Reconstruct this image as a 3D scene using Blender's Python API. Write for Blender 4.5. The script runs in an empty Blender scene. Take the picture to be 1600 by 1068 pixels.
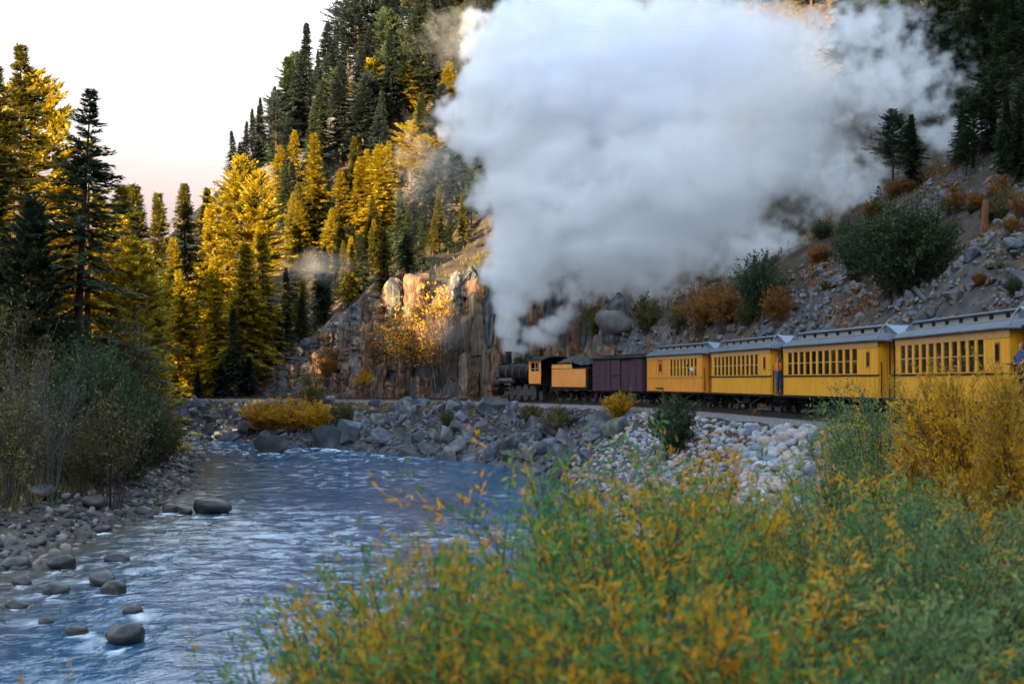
import bpy, bmesh, math, random
import numpy as np
from mathutils import Vector, Matrix, Euler
R = math.radians
sc = bpy.context.scene
COL = sc.collection
# ------------------------------------------------------------------ camera
CAMZ, F = 6.1, 2250.0                       # eye height over the water, focal length in 1600-px-wide pixels
cd = bpy.data.cameras.new('camera'); cam = bpy.data.objects.new('camera', cd); COL.objects.link(cam)
cd.sensor_width = 36; cd.lens = 36 * F / 1600
cd.clip_start = 0.1; cd.clip_end = 6000
cam.location = (0, 0, CAMZ); cam.rotation_euler = (R(90) + math.atan(60 / F), 0, 0)
cd.dof.use_dof = True; cd.dof.focus_distance = 85; cd.dof.aperture_fstop = 1.7
sc.camera = cam
# ------------------------------------------------------------------ sky and sun
SUN_H = Vector((-0.5, -0.87, 0)).normalized()     # horizontal direction towards the sun (left, behind)
SUN_EL = R(9)
w = bpy.data.worlds.new('World'); sc.world = w; w.use_nodes = True
wn = w.node_tree.nodes; wl = w.node_tree.links
sky = wn.new('ShaderNodeTexSky'); sky.sky_type = 'NISHITA'; sky.sun_disc = False
sky.sun_elevation = SUN_EL
sky.sun_rotation = math.atan2(SUN_H.x, SUN_H.y)
sky.air_density = 6.2; sky.dust_density = 10; sky.ozone_density = 9; sky.altitude = 2200
bgn = wn['Background']; bgn.inputs['Strength'].default_value = 0.15
bw_ = wn.new('ShaderNodeRGBToBW'); hs_ = wn.new('ShaderNodeMix'); hs_.data_type = 'RGBA'; hs_.inputs[0].default_value = .30    # pale, hazy evening air
wl.new(sky.outputs[0], bw_.inputs[0]); wl.new(bw_.outputs[0], hs_.inputs[6]); wl.new(sky.outputs[0], hs_.inputs[7])
tn_ = wn.new('ShaderNodeMix'); tn_.data_type = 'RGBA'; tn_.blend_type = 'MULTIPLY'; tn_.inputs[0].default_value = 1; tn_.inputs[7].default_value = (.86, .975, 1.21, 1)
wl.new(hs_.outputs[2], tn_.inputs[6]); wl.new(tn_.outputs[2], bgn.inputs['Color'])
sl = bpy.data.lights.new('sun', 'SUN'); sl.energy = 2.0; sl.angle = R(0.6); sl.color = (1.0, 0.72, 0.38)
sun = bpy.data.objects.new('sun', sl); COL.objects.link(sun)
sdir = Vector((SUN_H.x * math.cos(SUN_EL), SUN_H.y * math.cos(SUN_EL), math.sin(SUN_EL)))
sun.rotation_euler = sdir.to_track_quat('Z', 'Y').to_euler(); sun.location = sdir * 300
sc.view_settings.view_transform = 'Standard'; sc.view_settings.look = 'None'
sc.view_settings.exposure = 4.15; sc.view_settings.gamma = 1.0; sc.view_settings.use_curve_mapping = False
sc.render.engine = 'CYCLES'
cy = sc.cycles
cy.max_bounces = 30; cy.diffuse_bounces = 3; cy.glossy_bounces = 3; cy.transmission_bounces = 4
cy.volume_bounces = 28; cy.transparent_max_bounces = 8; cy.sample_clamp_indirect = 4
cy.caustics_reflective = False; cy.caustics_refractive = False
cy.use_denoising = True
try: cy.denoiser = 'OPENIMAGEDENOISE'
except Exception: pass
cy.use_adaptive_sampling = True; cy.adaptive_threshold = 0.02

# ------------------------------------------------------------------ helpers
rng = np.random.default_rng(7); random.seed(7)
def new_mesh(name, v, f, mats=(), smooth=False, mi=None, attr=None):
    me = bpy.data.meshes.new(name)
    v = np.asarray(v, dtype=np.float32).reshape(-1, 3)
    if isinstance(f, np.ndarray):
        n, k = f.shape
        me.vertices.add(len(v)); me.vertices.foreach_set('co', v.ravel())
        me.loops.add(n * k); me.loops.foreach_set('vertex_index', f.astype(np.int32).ravel())
        me.polygons.add(n); me.polygons.foreach_set('loop_start', np.arange(0, n * k, k, dtype=np.int32))
        try: me.polygons.foreach_set('loop_total', np.full(n, k, dtype=np.int32))
        except Exception: pass
    else:
        me.from_pydata([tuple(map(float, p)) for p in v], [], [tuple(int(i) for i in q) for q in f])
    for m in mats: me.materials.append(m)
    if mi is not None: me.polygons.foreach_set('material_index', np.asarray(mi, dtype=np.int32))
    me.polygons.foreach_set('use_smooth', np.full(len(me.polygons), bool(smooth)))
    if attr:
        for an, av in attr.items():
            a = me.attributes.new(an, 'FLOAT', 'POINT'); a.data.foreach_set('value', np.asarray(av, dtype=np.float32))
    me.update(calc_edges=True); me.validate()
    return me
def obj(name, me, parent=None, loc=None, rot=None, scale=None):
    o = bpy.data.objects.new(name, me); COL.objects.link(o)
    if parent is not None: o.parent = parent
    if loc is not None: o.location = loc
    if rot is not None: o.rotation_euler = rot
    if scale is not None: o.scale = (scale,) * 3 if np.isscalar(scale) else scale
    return o
def tag(o, label=None, cat=None, group=None, kind=None):
    if label: o['label'] = label
    if cat: o['category'] = cat
    if group: o['group'] = group
    if kind: o['kind'] = kind
    return o
def empty(name, loc=(0, 0, 0), rot=(0, 0, 0)):
    o = bpy.data.objects.new(name, None); COL.objects.link(o); o.location = loc; o.rotation_euler = rot
    o.empty_display_size = 0.2
    return o
def copy_tree(o, parent=None):
    c = o.copy(); COL.objects.link(c); c.parent = parent
    for ch in o.children: copy_tree(ch, c)
    return c
class MB:
    """collects primitive shapes for ONE mesh"""
    def __init__(s): s.v = []; s.f = []; s.m = []
    def add(s, v, f, m=0):
        o = len(s.v); s.v += [tuple(p) for p in v]; s.f += [tuple(i + o for i in q) for q in f]; s.m += [m] * len(f); return s
    def box(s, x0, x1, y0, y1, z0, z1, m=0):
        v = [(x, y, z) for z in (z0, z1) for y in (y0, y1) for x in (x0, x1)]
        return s.add(v, [(0, 2, 3, 1), (4, 5, 7, 6), (0, 1, 5, 4), (2, 6, 7, 3), (0, 4, 6, 2), (1, 3, 7, 5)], m)
    def bar(s, a, b, r, n=6, m=0, r2=None):
        a = Vector(a); b = Vector(b); d = (b - a).normalized(); u = d.orthogonal().normalized(); q = d.cross(u)
        r2 = r if r2 is None else r2
        v = []; 
        for p, rr in ((a, r), (b, r2)):
            for i in range(n):
                t = 2 * math.pi * i / n; v.append(p + (u * math.cos(t) + q * math.sin(t)) * rr)
        f = [(i, (i + 1) % n, n + (i + 1) % n, n + i) for i in range(n)] + [tuple(range(n))[::-1], tuple(range(n, 2 * n))]
        return s.add(v, f, m)
    def path(s, pts, r, n=6, m=0):
        for a, b in zip(pts[:-1], pts[1:]): s.bar(a, b, r, n, m)
        return s
    def lathe(s, prof, a=(0, 0, 0), axis='x', n=20, m=0):
        v = []; k = len(prof)
        for i in range(n):
            t = 2 * math.pi * i / n; c, q = math.cos(t), math.sin(t)
            for (l, r) in prof:
                if axis == 'x': p = (a[0] + l, a[1] + r * c, a[2] + r * q)
                elif axis == 'y': p = (a[0] + r * c, a[1] + l, a[2] + r * q)
                else: p = (a[0] + r * c, a[1] + r * q, a[2] + l)
                v.append(p)
        f = []
        for i in range(n):
            j = (i + 1) % n
            for l in range(k - 1): f.append((i * k + l, i * k + l + 1, j * k + l + 1, j * k + l))
        f += [tuple(i * k for i in range(n)), tuple(i * k + k - 1 for i in range(n))[::-1]]
        return s.add(v, f, m)
    def extrude(s, poly, x0, x1, m=0):
        """poly: (y,z) outline extruded along x"""
        n = len(poly); v = [(x0, y, z) for y, z in poly] + [(x1, y, z) for y, z in poly]
        f = [(i, (i + 1) % n, n + (i + 1) % n, n + i) for i in range(n)] + [tuple(range(n))[::-1], tuple(range(n, 2 * n))]
        return s.add(v, f, m)
    def loft(s, rings, m=0, caps=True):
        k = len(rings[0]); v = [p for r in rings for p in r]; f = []
        for a in range(len(rings) - 1):
            for i in range(k):
                j = (i + 1) % k; f.append((a * k + i, a * k + j, (a + 1) * k + j, (a + 1) * k + i))
        if caps: f += [tuple(range(k))[::-1], tuple(range((len(rings) - 1) * k, len(rings) * k))]
        return s.add(v, f, m)
    def mesh(s, name, mats, smooth=False, bevel=0):
        if not isinstance(mats, (list, tuple)): mats = [mats]
        me = bpy.data.meshes.new(name); me.from_pydata(s.v, [], s.f)
        for m in mats: me.materials.append(m)
        me.polygons.foreach_set('material_index', s.m)
        bm = bmesh.new(); bm.from_mesh(me); bmesh.ops.recalc_face_normals(bm, faces=bm.faces)
        if bevel: bmesh.ops.bevel(bm, geom=bm.edges[:], offset=bevel, segments=1, affect='EDGES', clamp_overlap=True)
        bm.to_mesh(me); bm.free()
        if smooth:
            me.polygons.foreach_set('use_smooth', [True] * len(me.polygons))
            try: me.set_sharp_from_angle(angle=R(40))
            except Exception: pass
        me.update(); return me
    def build(s, name, mats, parent=None, smooth=False, bevel=0):
        return obj(name, s.mesh(name, mats, smooth, bevel), parent)
# ---- value noise
def _h(ix, iy, seed):
    n = (ix.astype(np.int64) * 374761393 + iy.astype(np.int64) * 668265263 + seed * 974634777) & 0x7fffffff
    n = ((n ^ (n >> 13)) * 1274126177) & 0x7fffffff
    return ((n ^ (n >> 16)) & 0xffff) / 65535.0
def vn(x, y, seed=0):
    x = np.asarray(x, float); y = np.asarray(y, float)
    ix = np.floor(x); iy = np.floor(y); fx = x - ix; fy = y - iy
    fx = fx * fx * (3 - 2 * fx); fy = fy * fy * (3 - 2 * fy)
    a = _h(ix, iy, seed); b = _h(ix + 1, iy, seed); c = _h(ix, iy + 1, seed); d = _h(ix + 1, iy + 1, seed)
    return (a + (b - a) * fx) * (1 - fy) + (c + (d - c) * fx) * fy
def fbm(x, y, seed=0, oct=4, gain=.5):
    s = 0; a = 1; t = 0
    for i in range(oct):
        s = s + a * vn(x * 2 ** i, y * 2 ** i, seed + i * 17); t += a; a *= gain
    return s / t - .5
def sm(a, b, x):
    t = np.clip((x - a) / (b - a), 0, 1); return t * t * (3 - 2 * t)
# ---- materials
def nodes_of(name):
    m = bpy.data.materials.new(name); m.use_nodes = True
    nt = m.node_tree; return m, nt, nt.nodes, nt.links, nt.nodes['Principled BSDF']
def ramp(N, stops):
    r = N.new('ShaderNodeValToRGB'); e = r.color_ramp.elements
    while len(e) < len(stops): e.new(0.5)
    for el, (p, c) in zip(e, stops): el.position = p; el.color = (*c, 1)
    return r
def mat(name, cols, scale=3.0, rough=.7, bump=.2, bscale=None, metal=0, stretch=(1, 1, 1), rand=.25, spec=.4, coat=0, detail=5):
    """procedural surface: noise through a colour ramp, varied per object, with bump"""
    m, nt, N, L, B = nodes_of(name)
    tc = N.new('ShaderNodeTexCoord'); mp = N.new('ShaderNodeMapping'); mp.inputs['Scale'].default_value = stretch
    L.new(tc.outputs['Object'], mp.inputs[0])
    n1 = N.new('ShaderNodeTexNoise'); n1.inputs['Scale'].default_value = scale; n1.inputs['Detail'].default_value = detail; n1.inputs['Roughness'].default_value = .62
    L.new(mp.outputs[0], n1.inputs['Vector'])
    k = len(cols)
    rp = ramp(N, [(.28 + .44 * i / max(1, k - 1), c) for i, c in enumerate(cols)] if k > 1 else [(0, cols[0]), (1, cols[0])])
    L.new(n1.outputs['Fac'], rp.inputs[0])
    oi = N.new('ShaderNodeObjectInfo'); hs = N.new('ShaderNodeHueSaturation')
    mr = N.new('ShaderNodeMapRange'); mr.inputs['To Min'].default_value = 1 - rand; mr.inputs['To Max'].default_value = 1 + rand
    L.new(oi.outputs['Random'], mr.inputs['Value']); L.new(mr.outputs[0], hs.inputs['Value'])
    L.new(rp.outputs[0], hs.inputs['Color']); L.new(hs.outputs[0], B.inputs['Base Color'])
    B.inputs['Roughness'].default_value = rough; B.inputs['Metallic'].default_value = metal
    B.inputs['Specular IOR Level'].default_value = spec; B.inputs['Coat Weight'].default_value = coat
    if bump:
        n2 = N.new('ShaderNodeTexNoise'); n2.inputs['Scale'].default_value = bscale or scale * 4; n2.inputs['Detail'].default_value = 6
        L.new(mp.outputs[0], n2.inputs['Vector'])
        b = N.new('ShaderNodeBump'); b.inputs['Strength'].default_value = bump; b.inputs['Distance'].default_value = .05
        L.new(n2.outputs['Fac'], b.inputs['Height']); L.new(b.outputs[0], B.inputs['Normal'])
    return m
def leafmat(name, stops, transl=.35, rough=.6, rand=.2):
    m, nt, N, L, B = nodes_of(name)
    at = N.new('ShaderNodeAttribute'); at.attribute_name = 'tint'
    rp = ramp(N, stops); L.new(at.outputs['Fac'], rp.inputs[0])
    oi = N.new('ShaderNodeObjectInfo'); hs = N.new('ShaderNodeHueSaturation')
    mr = N.new('ShaderNodeMapRange'); mr.inputs['To Min'].default_value = 1 - rand; mr.inputs['To Max'].default_value = 1 + rand
    L.new(oi.outputs['Random'], mr.inputs['Value']); L.new(mr.outputs[0], hs.inputs['Value']); L.new(rp.outputs[0], hs.inputs['Color'])
    L.new(hs.outputs[0], B.inputs['Base Color']); B.inputs['Roughness'].default_value = rough; B.inputs['Specular IOR Level'].default_value = .25
    tr = N.new('ShaderNodeBsdfTranslucent'); L.new(hs.outputs[0], tr.inputs['Color'])
    mx = N.new('ShaderNodeMixShader'); mx.inputs[0].default_value = transl
    L.new(B.outputs[0], mx.inputs[1]); L.new(tr.outputs[0], mx.inputs[2])
    L.new(mx.outputs[0], N['Material Output'].inputs['Surface'])
    return m

# ------------------------------------------------------------------ layout: track line, shores, ground height
TP = np.array([(-30, -62), (-14, -38), (-1, -18), (7.5, 0), (12.3, 22), (14.15, 41), (13.8, 53), (12.15, 66), (10.6, 79), (8.2, 91.6), (5.4, 100.6), (2.3, 107.8), (-1.6, 114.8), (-6.8, 121.2), (-14, 127.3), (-23, 132.8), (-34, 137), (-47, 139.6), (-63, 140.5), (-90, 140), (-130, 138)], float)
def catmull(P, n=24):
    P = np.vstack([2 * P[0] - P[1], P, 2 * P[-1] - P[-2]]); out = []
    for i in range(1, len(P) - 2):
        p0, p1, p2, p3 = P[i - 1:i + 3]
        t = np.linspace(0, 1, n, endpoint=False)[:, None]
        out.append(.5 * (2 * p1 + (p2 - p0) * t + (2 * p0 - 5 * p1 + 4 * p2 - p3) * t ** 2 + (3 * p1 - p0 - 3 * p2 + p3) * t ** 3))
    return np.vstack(out + [P[-2:-1]])
_t = np.gradient(TP, axis=0); _t /= np.linalg.norm(_t, axis=1)[:, None]
TP = TP + np.stack([_t[:, 1], -_t[:, 0]], 1) * 1.2          # centre line lies half a car behind the seen car sides
TC = catmull(TP); TS = np.concatenate([[0], np.cumsum(np.linalg.norm(np.diff(TC, axis=0), axis=1))])
def tr_at(s):
    x = np.interp(s, TS, TC[:, 0]); y = np.interp(s, TS, TC[:, 1]); return np.array([x, y]).T
TRK = tr_at(np.arange(0, TS[-1], .8)); TT = np.gradient(TRK, axis=0); TT /= np.linalg.norm(TT, axis=1)[:, None]
RAILZ, BEDZ = 4.6, 4.24
LS = catmull(np.array([(-18, -30), (-16, 0), (-16.2, 28), (-16.4, 42), (-16.8, 55), (-17.3, 67), (-19.2, 82), (-22, 100), (-25, 112), (-32, 123), (-46, 127), (-70, 126), (-120, 122)], float), 10)
RS = catmull(np.array([(-7, -30), (-6.5, 0), (-5, 12), (-2, 25), (1.5, 40), (4.2, 60), (4.6, 75), (2.4, 90), (-.4, 99), (-8, 109.5), (-15, 117), (-30, 129), (-46, 134), (-70, 134.2), (-120, 131)], float), 10)
def zwater(y): return .9 * np.clip((np.asarray(y, float) - 85) / 45, 0, 1)
def pdist(P, C):
    """distance to polyline samples, index"""
    D = np.empty(len(P)); I = np.empty(len(P), int)
    for a in range(0, len(P), 4000):
        q = ((P[a:a + 4000, None, :] - C[None]) ** 2).sum(2); i = q.argmin(1); I[a:a + 4000] = i; D[a:a + 4000] = np.sqrt(q[np.arange(len(i)), i])
    return D, I
def densify(C, st=.6):
    s = np.concatenate([[0], np.cumsum(np.linalg.norm(np.diff(C, axis=0), axis=1))]); t = np.arange(0, s[-1], st)
    return np.array([np.interp(t, s, C[:, 0]), np.interp(t, s, C[:, 1])]).T
LSd, RSd = densify(LS), densify(RS)
def side(P, C, I):
    i = np.clip(I, 1, len(C) - 2); t = C[i + 1] - C[i - 1]; d = P - C[i]
    return np.sign(t[:, 0] * d[:, 1] - t[:, 1] * d[:, 0])       # +1: left of the line
def ground_info(X, Y):
    P = np.stack([np.ravel(X), np.ravel(Y)], 1).astype(float)
    dt, it = pdist(P, TRK); st = side(P, TRK, it)
    dl, il = pdist(P, LSd); sl_ = side(P, LSd, il)
    dr, ir = pdist(P, RSd); sr = side(P, RSd, ir)
    return P, dt * -st, it, dl * sl_, dr * -sr       # d>0 hill side of track; left land>0 ; right land>0
CLX = [-60, -34, -28, -22, -17, -12, -8, -6, -4, 1, 5, 9, 13, 20]
CLH = [0, 0, 2.2, 6, 8.5, 10, 10.2, 9, 8, 7, 5.5, 4, 3.2, 3.2]
def ground(X, Y):
    sh = np.shape(X); P, d, it, l, r = ground_info(X, Y); x, y = P[:, 0], P[:, 1]
    zw = zwater(y)
    # river bed
    bed = zw - .25 - .5 * np.clip(np.minimum(-l, -r) / 3, 0, 1)
    # left bank
    lz = zw - .1 + 1.3 * (1 - np.exp(-np.maximum(l, 0) / 5)) + .035 * np.maximum(l, 0) + .5 * fbm(x / 4, y / 4, 3) * sm(0, 3, l)
    lz = np.minimum(lz, 6 + 0 * lz)
    # right bank between shore and ballast
    ed = np.maximum(-d - 2.3, 0); q = np.maximum(r, 0) / (np.maximum(r, 0) + ed + 1e-6)
    rz = zw - .1 + (BEDZ - zw) * q ** .85 + .55 * fbm(x / 2.2, y / 2.2, 5) * np.minimum(1, q * (1 - q) * 4)
    # hill side
    hd = np.maximum(d, 0)
    ch = np.interp(TRK[it, 0], CLX, CLH) * (1 + .5 * fbm(x / 5, y / 5, 11))
    ch = np.where(TRK[it, 1] < 60, 3.0 * (1 + fbm(x / 5, y / 5, 11)), ch)
    toe = 3.6 + 3.2 * np.clip(fbm(TRK[it, 0] / 6, TRK[it, 1] / 6, 21, 2) + .25, 0, 1)
    right = sm(-2, 12, TRK[it, 0])
    sl1 = .46 + .26 * right
    A = ch * sm(toe, toe + 3.2, hd) + sl1 * np.clip(hd - 6, 0, 44) + (.92 - .1 * right) * np.maximum(hd - 50, 0)
    A = A + sm(4, 14, hd) * (5.5 * fbm(x / 26, y / 26, 31, 3) + 2.2 * fbm(x / 7, y / 7, 33, 4))
    Lp = 1.2 * (x + 29 + .40 * (y - 131)) + 7 * fbm(x / 22, y / 22, 41, 3)
    k = 3.5; hgt = np.clip(.5 + .5 * (Lp - A) / k, 0, 1); Mn = Lp * (1 - hgt) + A * hgt - k * hgt * (1 - hgt)
    Mn = np.maximum(Mn, -.3 + .8 * fbm(x / 9, y / 9, 43))
    Mn = 260 * (1 - np.exp(-np.maximum(Mn, 0) / 260)) + np.minimum(Mn, 0)
    Mn = Mn * (1 - .75 * sm(330, 520, y))
    hz = BEDZ - .1 + Mn * sm(2.4, 4, hd)
    z = np.where(d > -2.3, np.where(d > 2.3, hz, BEDZ - .06), np.where(r > 0, rz, np.where(l > 0, lz, bed)))
    # beyond the river's left exit the far flats
    z = np.where((np.abs(d) < 2.3), BEDZ - .06, z)
    return z.reshape(sh) if sh else float(z[0])
def ray_hit(px, py, y0=24, y1=420, st=.5):
    """first point of the ground seen through a photograph pixel"""
    Yv = np.arange(y0, y1, st); Xv = (px - 800) / F * Yv; Zv = CAMZ + (594 - py) / F * Yv
    g = np.maximum(ground(Xv, Yv), zwater(Yv) if True else 0); k = np.nonzero(g >= Zv)[0]
    if len(k) == 0: return None
    i = k[0]; return Xv[i], Yv[i], g[i]

# ------------------------------------------------------------------ ground, river, hills
def axis(segs):
    out = []
    for a, b, st in segs: out += list(np.arange(a, b, st))
    return np.array(out + [segs[-1][1]])
gx = axis([(-1600, -400, 200), (-400, -140, 30), (-140, -56, 4), (-56, 46, .85), (46, 130, 3), (130, 400, 30), (400, 1600, 200)])
gy = axis([(-900, -100, 100), (-100, -8, 6), (-8, 142, .85), (142, 360, 2.2), (360, 600, 20), (600, 3000, 300)])
GX, GY = np.meshgrid(gx, gy)
GZ = ground(GX, GY)
ny, nx = GX.shape
idx = np.arange(nx * ny).reshape(ny, nx)
gf = np.stack([idx[:-1, :-1], idx[:-1, 1:], idx[1:, 1:], idx[1:, :-1]], -1).reshape(-1, 4)
_, gd, _, gl, gr = ground_info(GX, GY)
wet = np.clip(1 - np.maximum(np.where(gl > 0, gl, -9), np.where(gr > 0, gr, -9)) / 3.5, 0, 1)
hillm = sm(3, 9, gd)
def ground_material():
    m, nt, N, L, B = nodes_of('ground_soil_rock')
    tc = N.new('ShaderNodeTexCoord')
    def noise(s, d=6, st=(1, 1, 1)):
        mp = N.new('ShaderNodeMapping'); mp.inputs['Scale'].default_value = st; L.new(tc.outputs['Object'], mp.inputs[0])
        n = N.new('ShaderNodeTexNoise'); n.inputs['Scale'].default_value = s; n.inputs['Detail'].default_value = d; n.inputs['Roughness'].default_value = .65
        L.new(mp.outputs[0], n.inputs['Vector']); return n.outputs['Fac']
    def mix(f, a, b):
        x = N.new('ShaderNodeMix'); x.data_type = 'RGBA'
        L.new(f, x.inputs[0]); L.new(a, x.inputs[6]); L.new(b, x.inputs[7]); return x.outputs[2]
    soil = ramp(N, [(.3, (.016, .013, .009)), (.5, (.045, .033, .021)), (.74, (.10, .068, .040))]); L.new(noise(.9), soil.inputs[0])
    rock = ramp(N, [(.32, (.03, .032, .036)), (.5, (.095, .097, .105)), (.72, (.22, .22, .22))]); L.new(noise(1.6, 8, (1, 1, .35)), rock.inputs[0])
    rust = ramp(N, [(.4, (.06, .045, .034)), (.68, (.20, .115, .06))]); L.new(noise(2.2, 6, (1, 1, .2)), rust.inputs[0])
    geo = N.new('ShaderNodeNewGeometry'); sx = N.new('ShaderNodeSeparateXYZ'); L.new(geo.outputs['Normal'], sx.inputs[0])
    steep = N.new('ShaderNodeMapRange'); steep.inputs['From Min'].default_value = .86; steep.inputs['From Max'].default_value = .62
    L.new(sx.outputs['Z'], steep.inputs['Value'])
    rr = N.new('ShaderNodeMapRange'); rr.inputs['From Min'].default_value = .5; rr.inputs['From Max'].default_value = .62; L.new(noise(.18, 3), rr.inputs['Value'])
    rk = mix(rr.outputs[0], rock.outputs[0], rust.outputs[0])
    wa = N.new('ShaderNodeAttribute'); wa.attribute_name = 'wet'
    peb = ramp(N, [(.3, (.035, .034, .034)), (.5, (.12, .11, .10)), (.7, (.22, .20, .17))]); L.new(noise(4, 6), peb.inputs[0])
    c1 = mix(steep.outputs[0], soil.outputs[0], rk)
    c2 = mix(wa.outputs['Fac'], c1, peb.outputs[0])
    L.new(c2, B.inputs['Base Color']); B.inputs['Roughness'].default_value = .9; B.inputs['Specular IOR Level'].default_value = .2
    bp = N.new('ShaderNodeBump'); bp.inputs['Strength'].default_value = .7; bp.inputs['Distance'].default_value = .25
    L.new(noise(2.6, 9), bp.inputs['Height']); L.new(bp.outputs[0], B.inputs['Normal'])
    return m
M_ground = ground_material()
gme = new_mesh('ground', np.stack([GX, GY, GZ], -1).reshape(-1, 3), gf, [M_ground], True, attr={'wet': wet, 'hill': hillm})
tag(obj('ground', gme), kind='structure')

# unseen ridge behind and left of the viewer, added and shaped to cast shade
SN = Vector((-SUN_H.y, SUN_H.x))                     # across the sun's direction
if SN.x < 0: SN = -SN
def shade_ridge():
    us = np.arange(-620, 620, 12.0); vs = np.array([190, 230, 260, 280, 300, 320, 345, 380, 440, 560])
    hp = np.array([0, .25, .55, .82, 1, .86, .72, .55, .3, 0])
    top = np.interp(us, [-620, -400, -250, -178, -168, -158, -140, -100, -86, -76, -68, -61, -52, 100, 300, 620], [120, 145, 150, 142, 115, 80, 64, 58, 60, 67, 78, 100, 120, 122, 110, 90])  # crest heights set by which parts of the valley should lie in shade
    V = []
    for u, t in zip(us, top):
        for v, h in zip(vs, hp):
            p = Vector((SUN_H.x * v + SN.x * u, SUN_H.y * v + SN.y * u))
            V.append((p.x, p.y, t * h + (6 * (fbm(np.array([u / 30]), np.array([v / 30]), 77)[0]) if 0 < h < 1 else 0) - .5))
    n = len(vs); i = np.arange(len(us) * n).reshape(len(us), n)
    f = np.stack([i[:-1, :-1], i[1:, :-1], i[1:, 1:], i[:-1, 1:]], -1).reshape(-1, 4)
    tag(obj('shade_hill', new_mesh('shade_hill', np.array(V), f, [M_ground], True, attr={'wet': np.zeros(len(V))})), kind='structure')
shade_ridge()

def water_material():
    m, nt, N, L, B = nodes_of('river_water')
    tc = N.new('ShaderNodeTexCoord')
    def noise(s, st, d=4, dist=0):
        mp = N.new('ShaderNodeMapping'); mp.inputs['Scale'].default_value = st; mp.inputs['Rotation'].default_value = (0, 0, R(-12)); L.new(tc.outputs['Object'], mp.inputs[0])
        n = N.new('ShaderNodeTexNoise'); n.inputs['Scale'].default_value = s; n.inputs['Detail'].default_value = d; n.inputs['Distortion'].default_value = dist
        L.new(mp.outputs[0], n.inputs['Vector']); return n.outputs['Fac']
    sh = N.new('ShaderNodeAttribute'); sh.attribute_name = 'shallow'
    fo = N.new('ShaderNodeAttribute'); fo.attribute_name = 'foam_glint'
    deep = ramp(N, [(0, (.014, .085, .17)), (1, (.13, .09, .04))]); L.new(sh.outputs['Fac'], deep.inputs[0])
    fm = N.new('ShaderNodeMath'); fm.operation = 'MULTIPLY'
    fr = ramp(N, [(.50, (0, 0, 0)), (.66, (1, 1, 1))]); L.new(noise(1.3, (1, .55, 1), 8, .6), fr.inputs[0])  # pale flecks: foam together with sky glints painted into the colour
    L.new(fr.outputs[0], fm.inputs[0]); L.new(fo.outputs['Fac'], fm.inputs[1])
    mx = N.new('ShaderNodeMix'); mx.data_type = 'RGBA'; L.new(fm.outputs[0], mx.inputs[0]); L.new(deep.outputs[0], mx.inputs[6]); mx.inputs[7].default_value = (.62, .68, .74, 1)
    L.new(mx.outputs[2], B.inputs['Base Color'])
    rg = N.new('ShaderNodeMapRange'); rg.inputs['To Min'].default_value = .06; rg.inputs['To Max'].default_value = .6; L.new(fm.outputs[0], rg.inputs['Value']); L.new(rg.outputs[0], B.inputs['Roughness'])
    B.inputs['IOR'].default_value = 1.33; B.inputs['Specular IOR Level'].default_value = .75
    ad = N.new('ShaderNodeMath'); ad.operation = 'ADD'
    L.new(noise(1.6, (1, .7, 1), 5, .4), ad.inputs[0])
    m2 = N.new('ShaderNodeMath'); m2.operation = 'MULTIPLY'; m2.inputs[1].default_value = .35; L.new(noise(6, (1, .8, 1), 4), m2.inputs[0]); L.new(m2.outputs[0], ad.inputs[1])
    bp = N.new('ShaderNodeBump'); bp.inputs['Strength'].default_value = .42; bp.inputs['Distance'].default_value = .22
    L.new(ad.outputs[0], bp.inputs['Height']); L.new(bp.outputs[0], B.inputs['Normal'])
    return m
wx = axis([(-130, -48, 3), (-48, -20, .5), (-20, 9, .22)]); wy = axis([(-30, 18, 2), (18, 70, .22), (70, 138, .4)])
WX, WY = np.meshgrid(wx, wy)
_, _, _, wll, wrr = ground_info(WX, WY)
dep = np.minimum(-wll, -wrr).reshape(WX.shape)
amp = sm(0, 2, dep)
rap = .55 + .9 * np.clip(fbm(WX / 9, WY / 7, 51, 3) + .25, 0, 1) + .5 * sm(100, 118, WY)
WZ = zwater(WY) + amp * rap * (.20 * fbm(WX / 1.6 + WY * .12, WY / 1.0, 52, 3) + .09 * fbm(WX / .6, WY / .42, 55, 2))
n2, n1 = WX.shape; ii = np.arange(n1 * n2).reshape(n2, n1)
wf = np.stack([ii[:-1, :-1], ii[:-1, 1:], ii[1:, 1:], ii[1:, :-1]], -1).reshape(-1, 4)
keep = (dep[:-1, :-1] > -2.2).reshape(-1)
shal = np.clip(1 - (-wll.reshape(WX.shape)) / 6.0, 0, 1) * .9
wme = new_mesh('river', np.stack([WX, WY, WZ], -1).reshape(-1, 3), wf[keep], [water_material()], True,
               attr={'shallow': shal.ravel(), 'foam_glint': (np.clip(rap - .55, 0, 1) * amp).ravel()})
tag(obj('river', wme), kind='structure')

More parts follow.
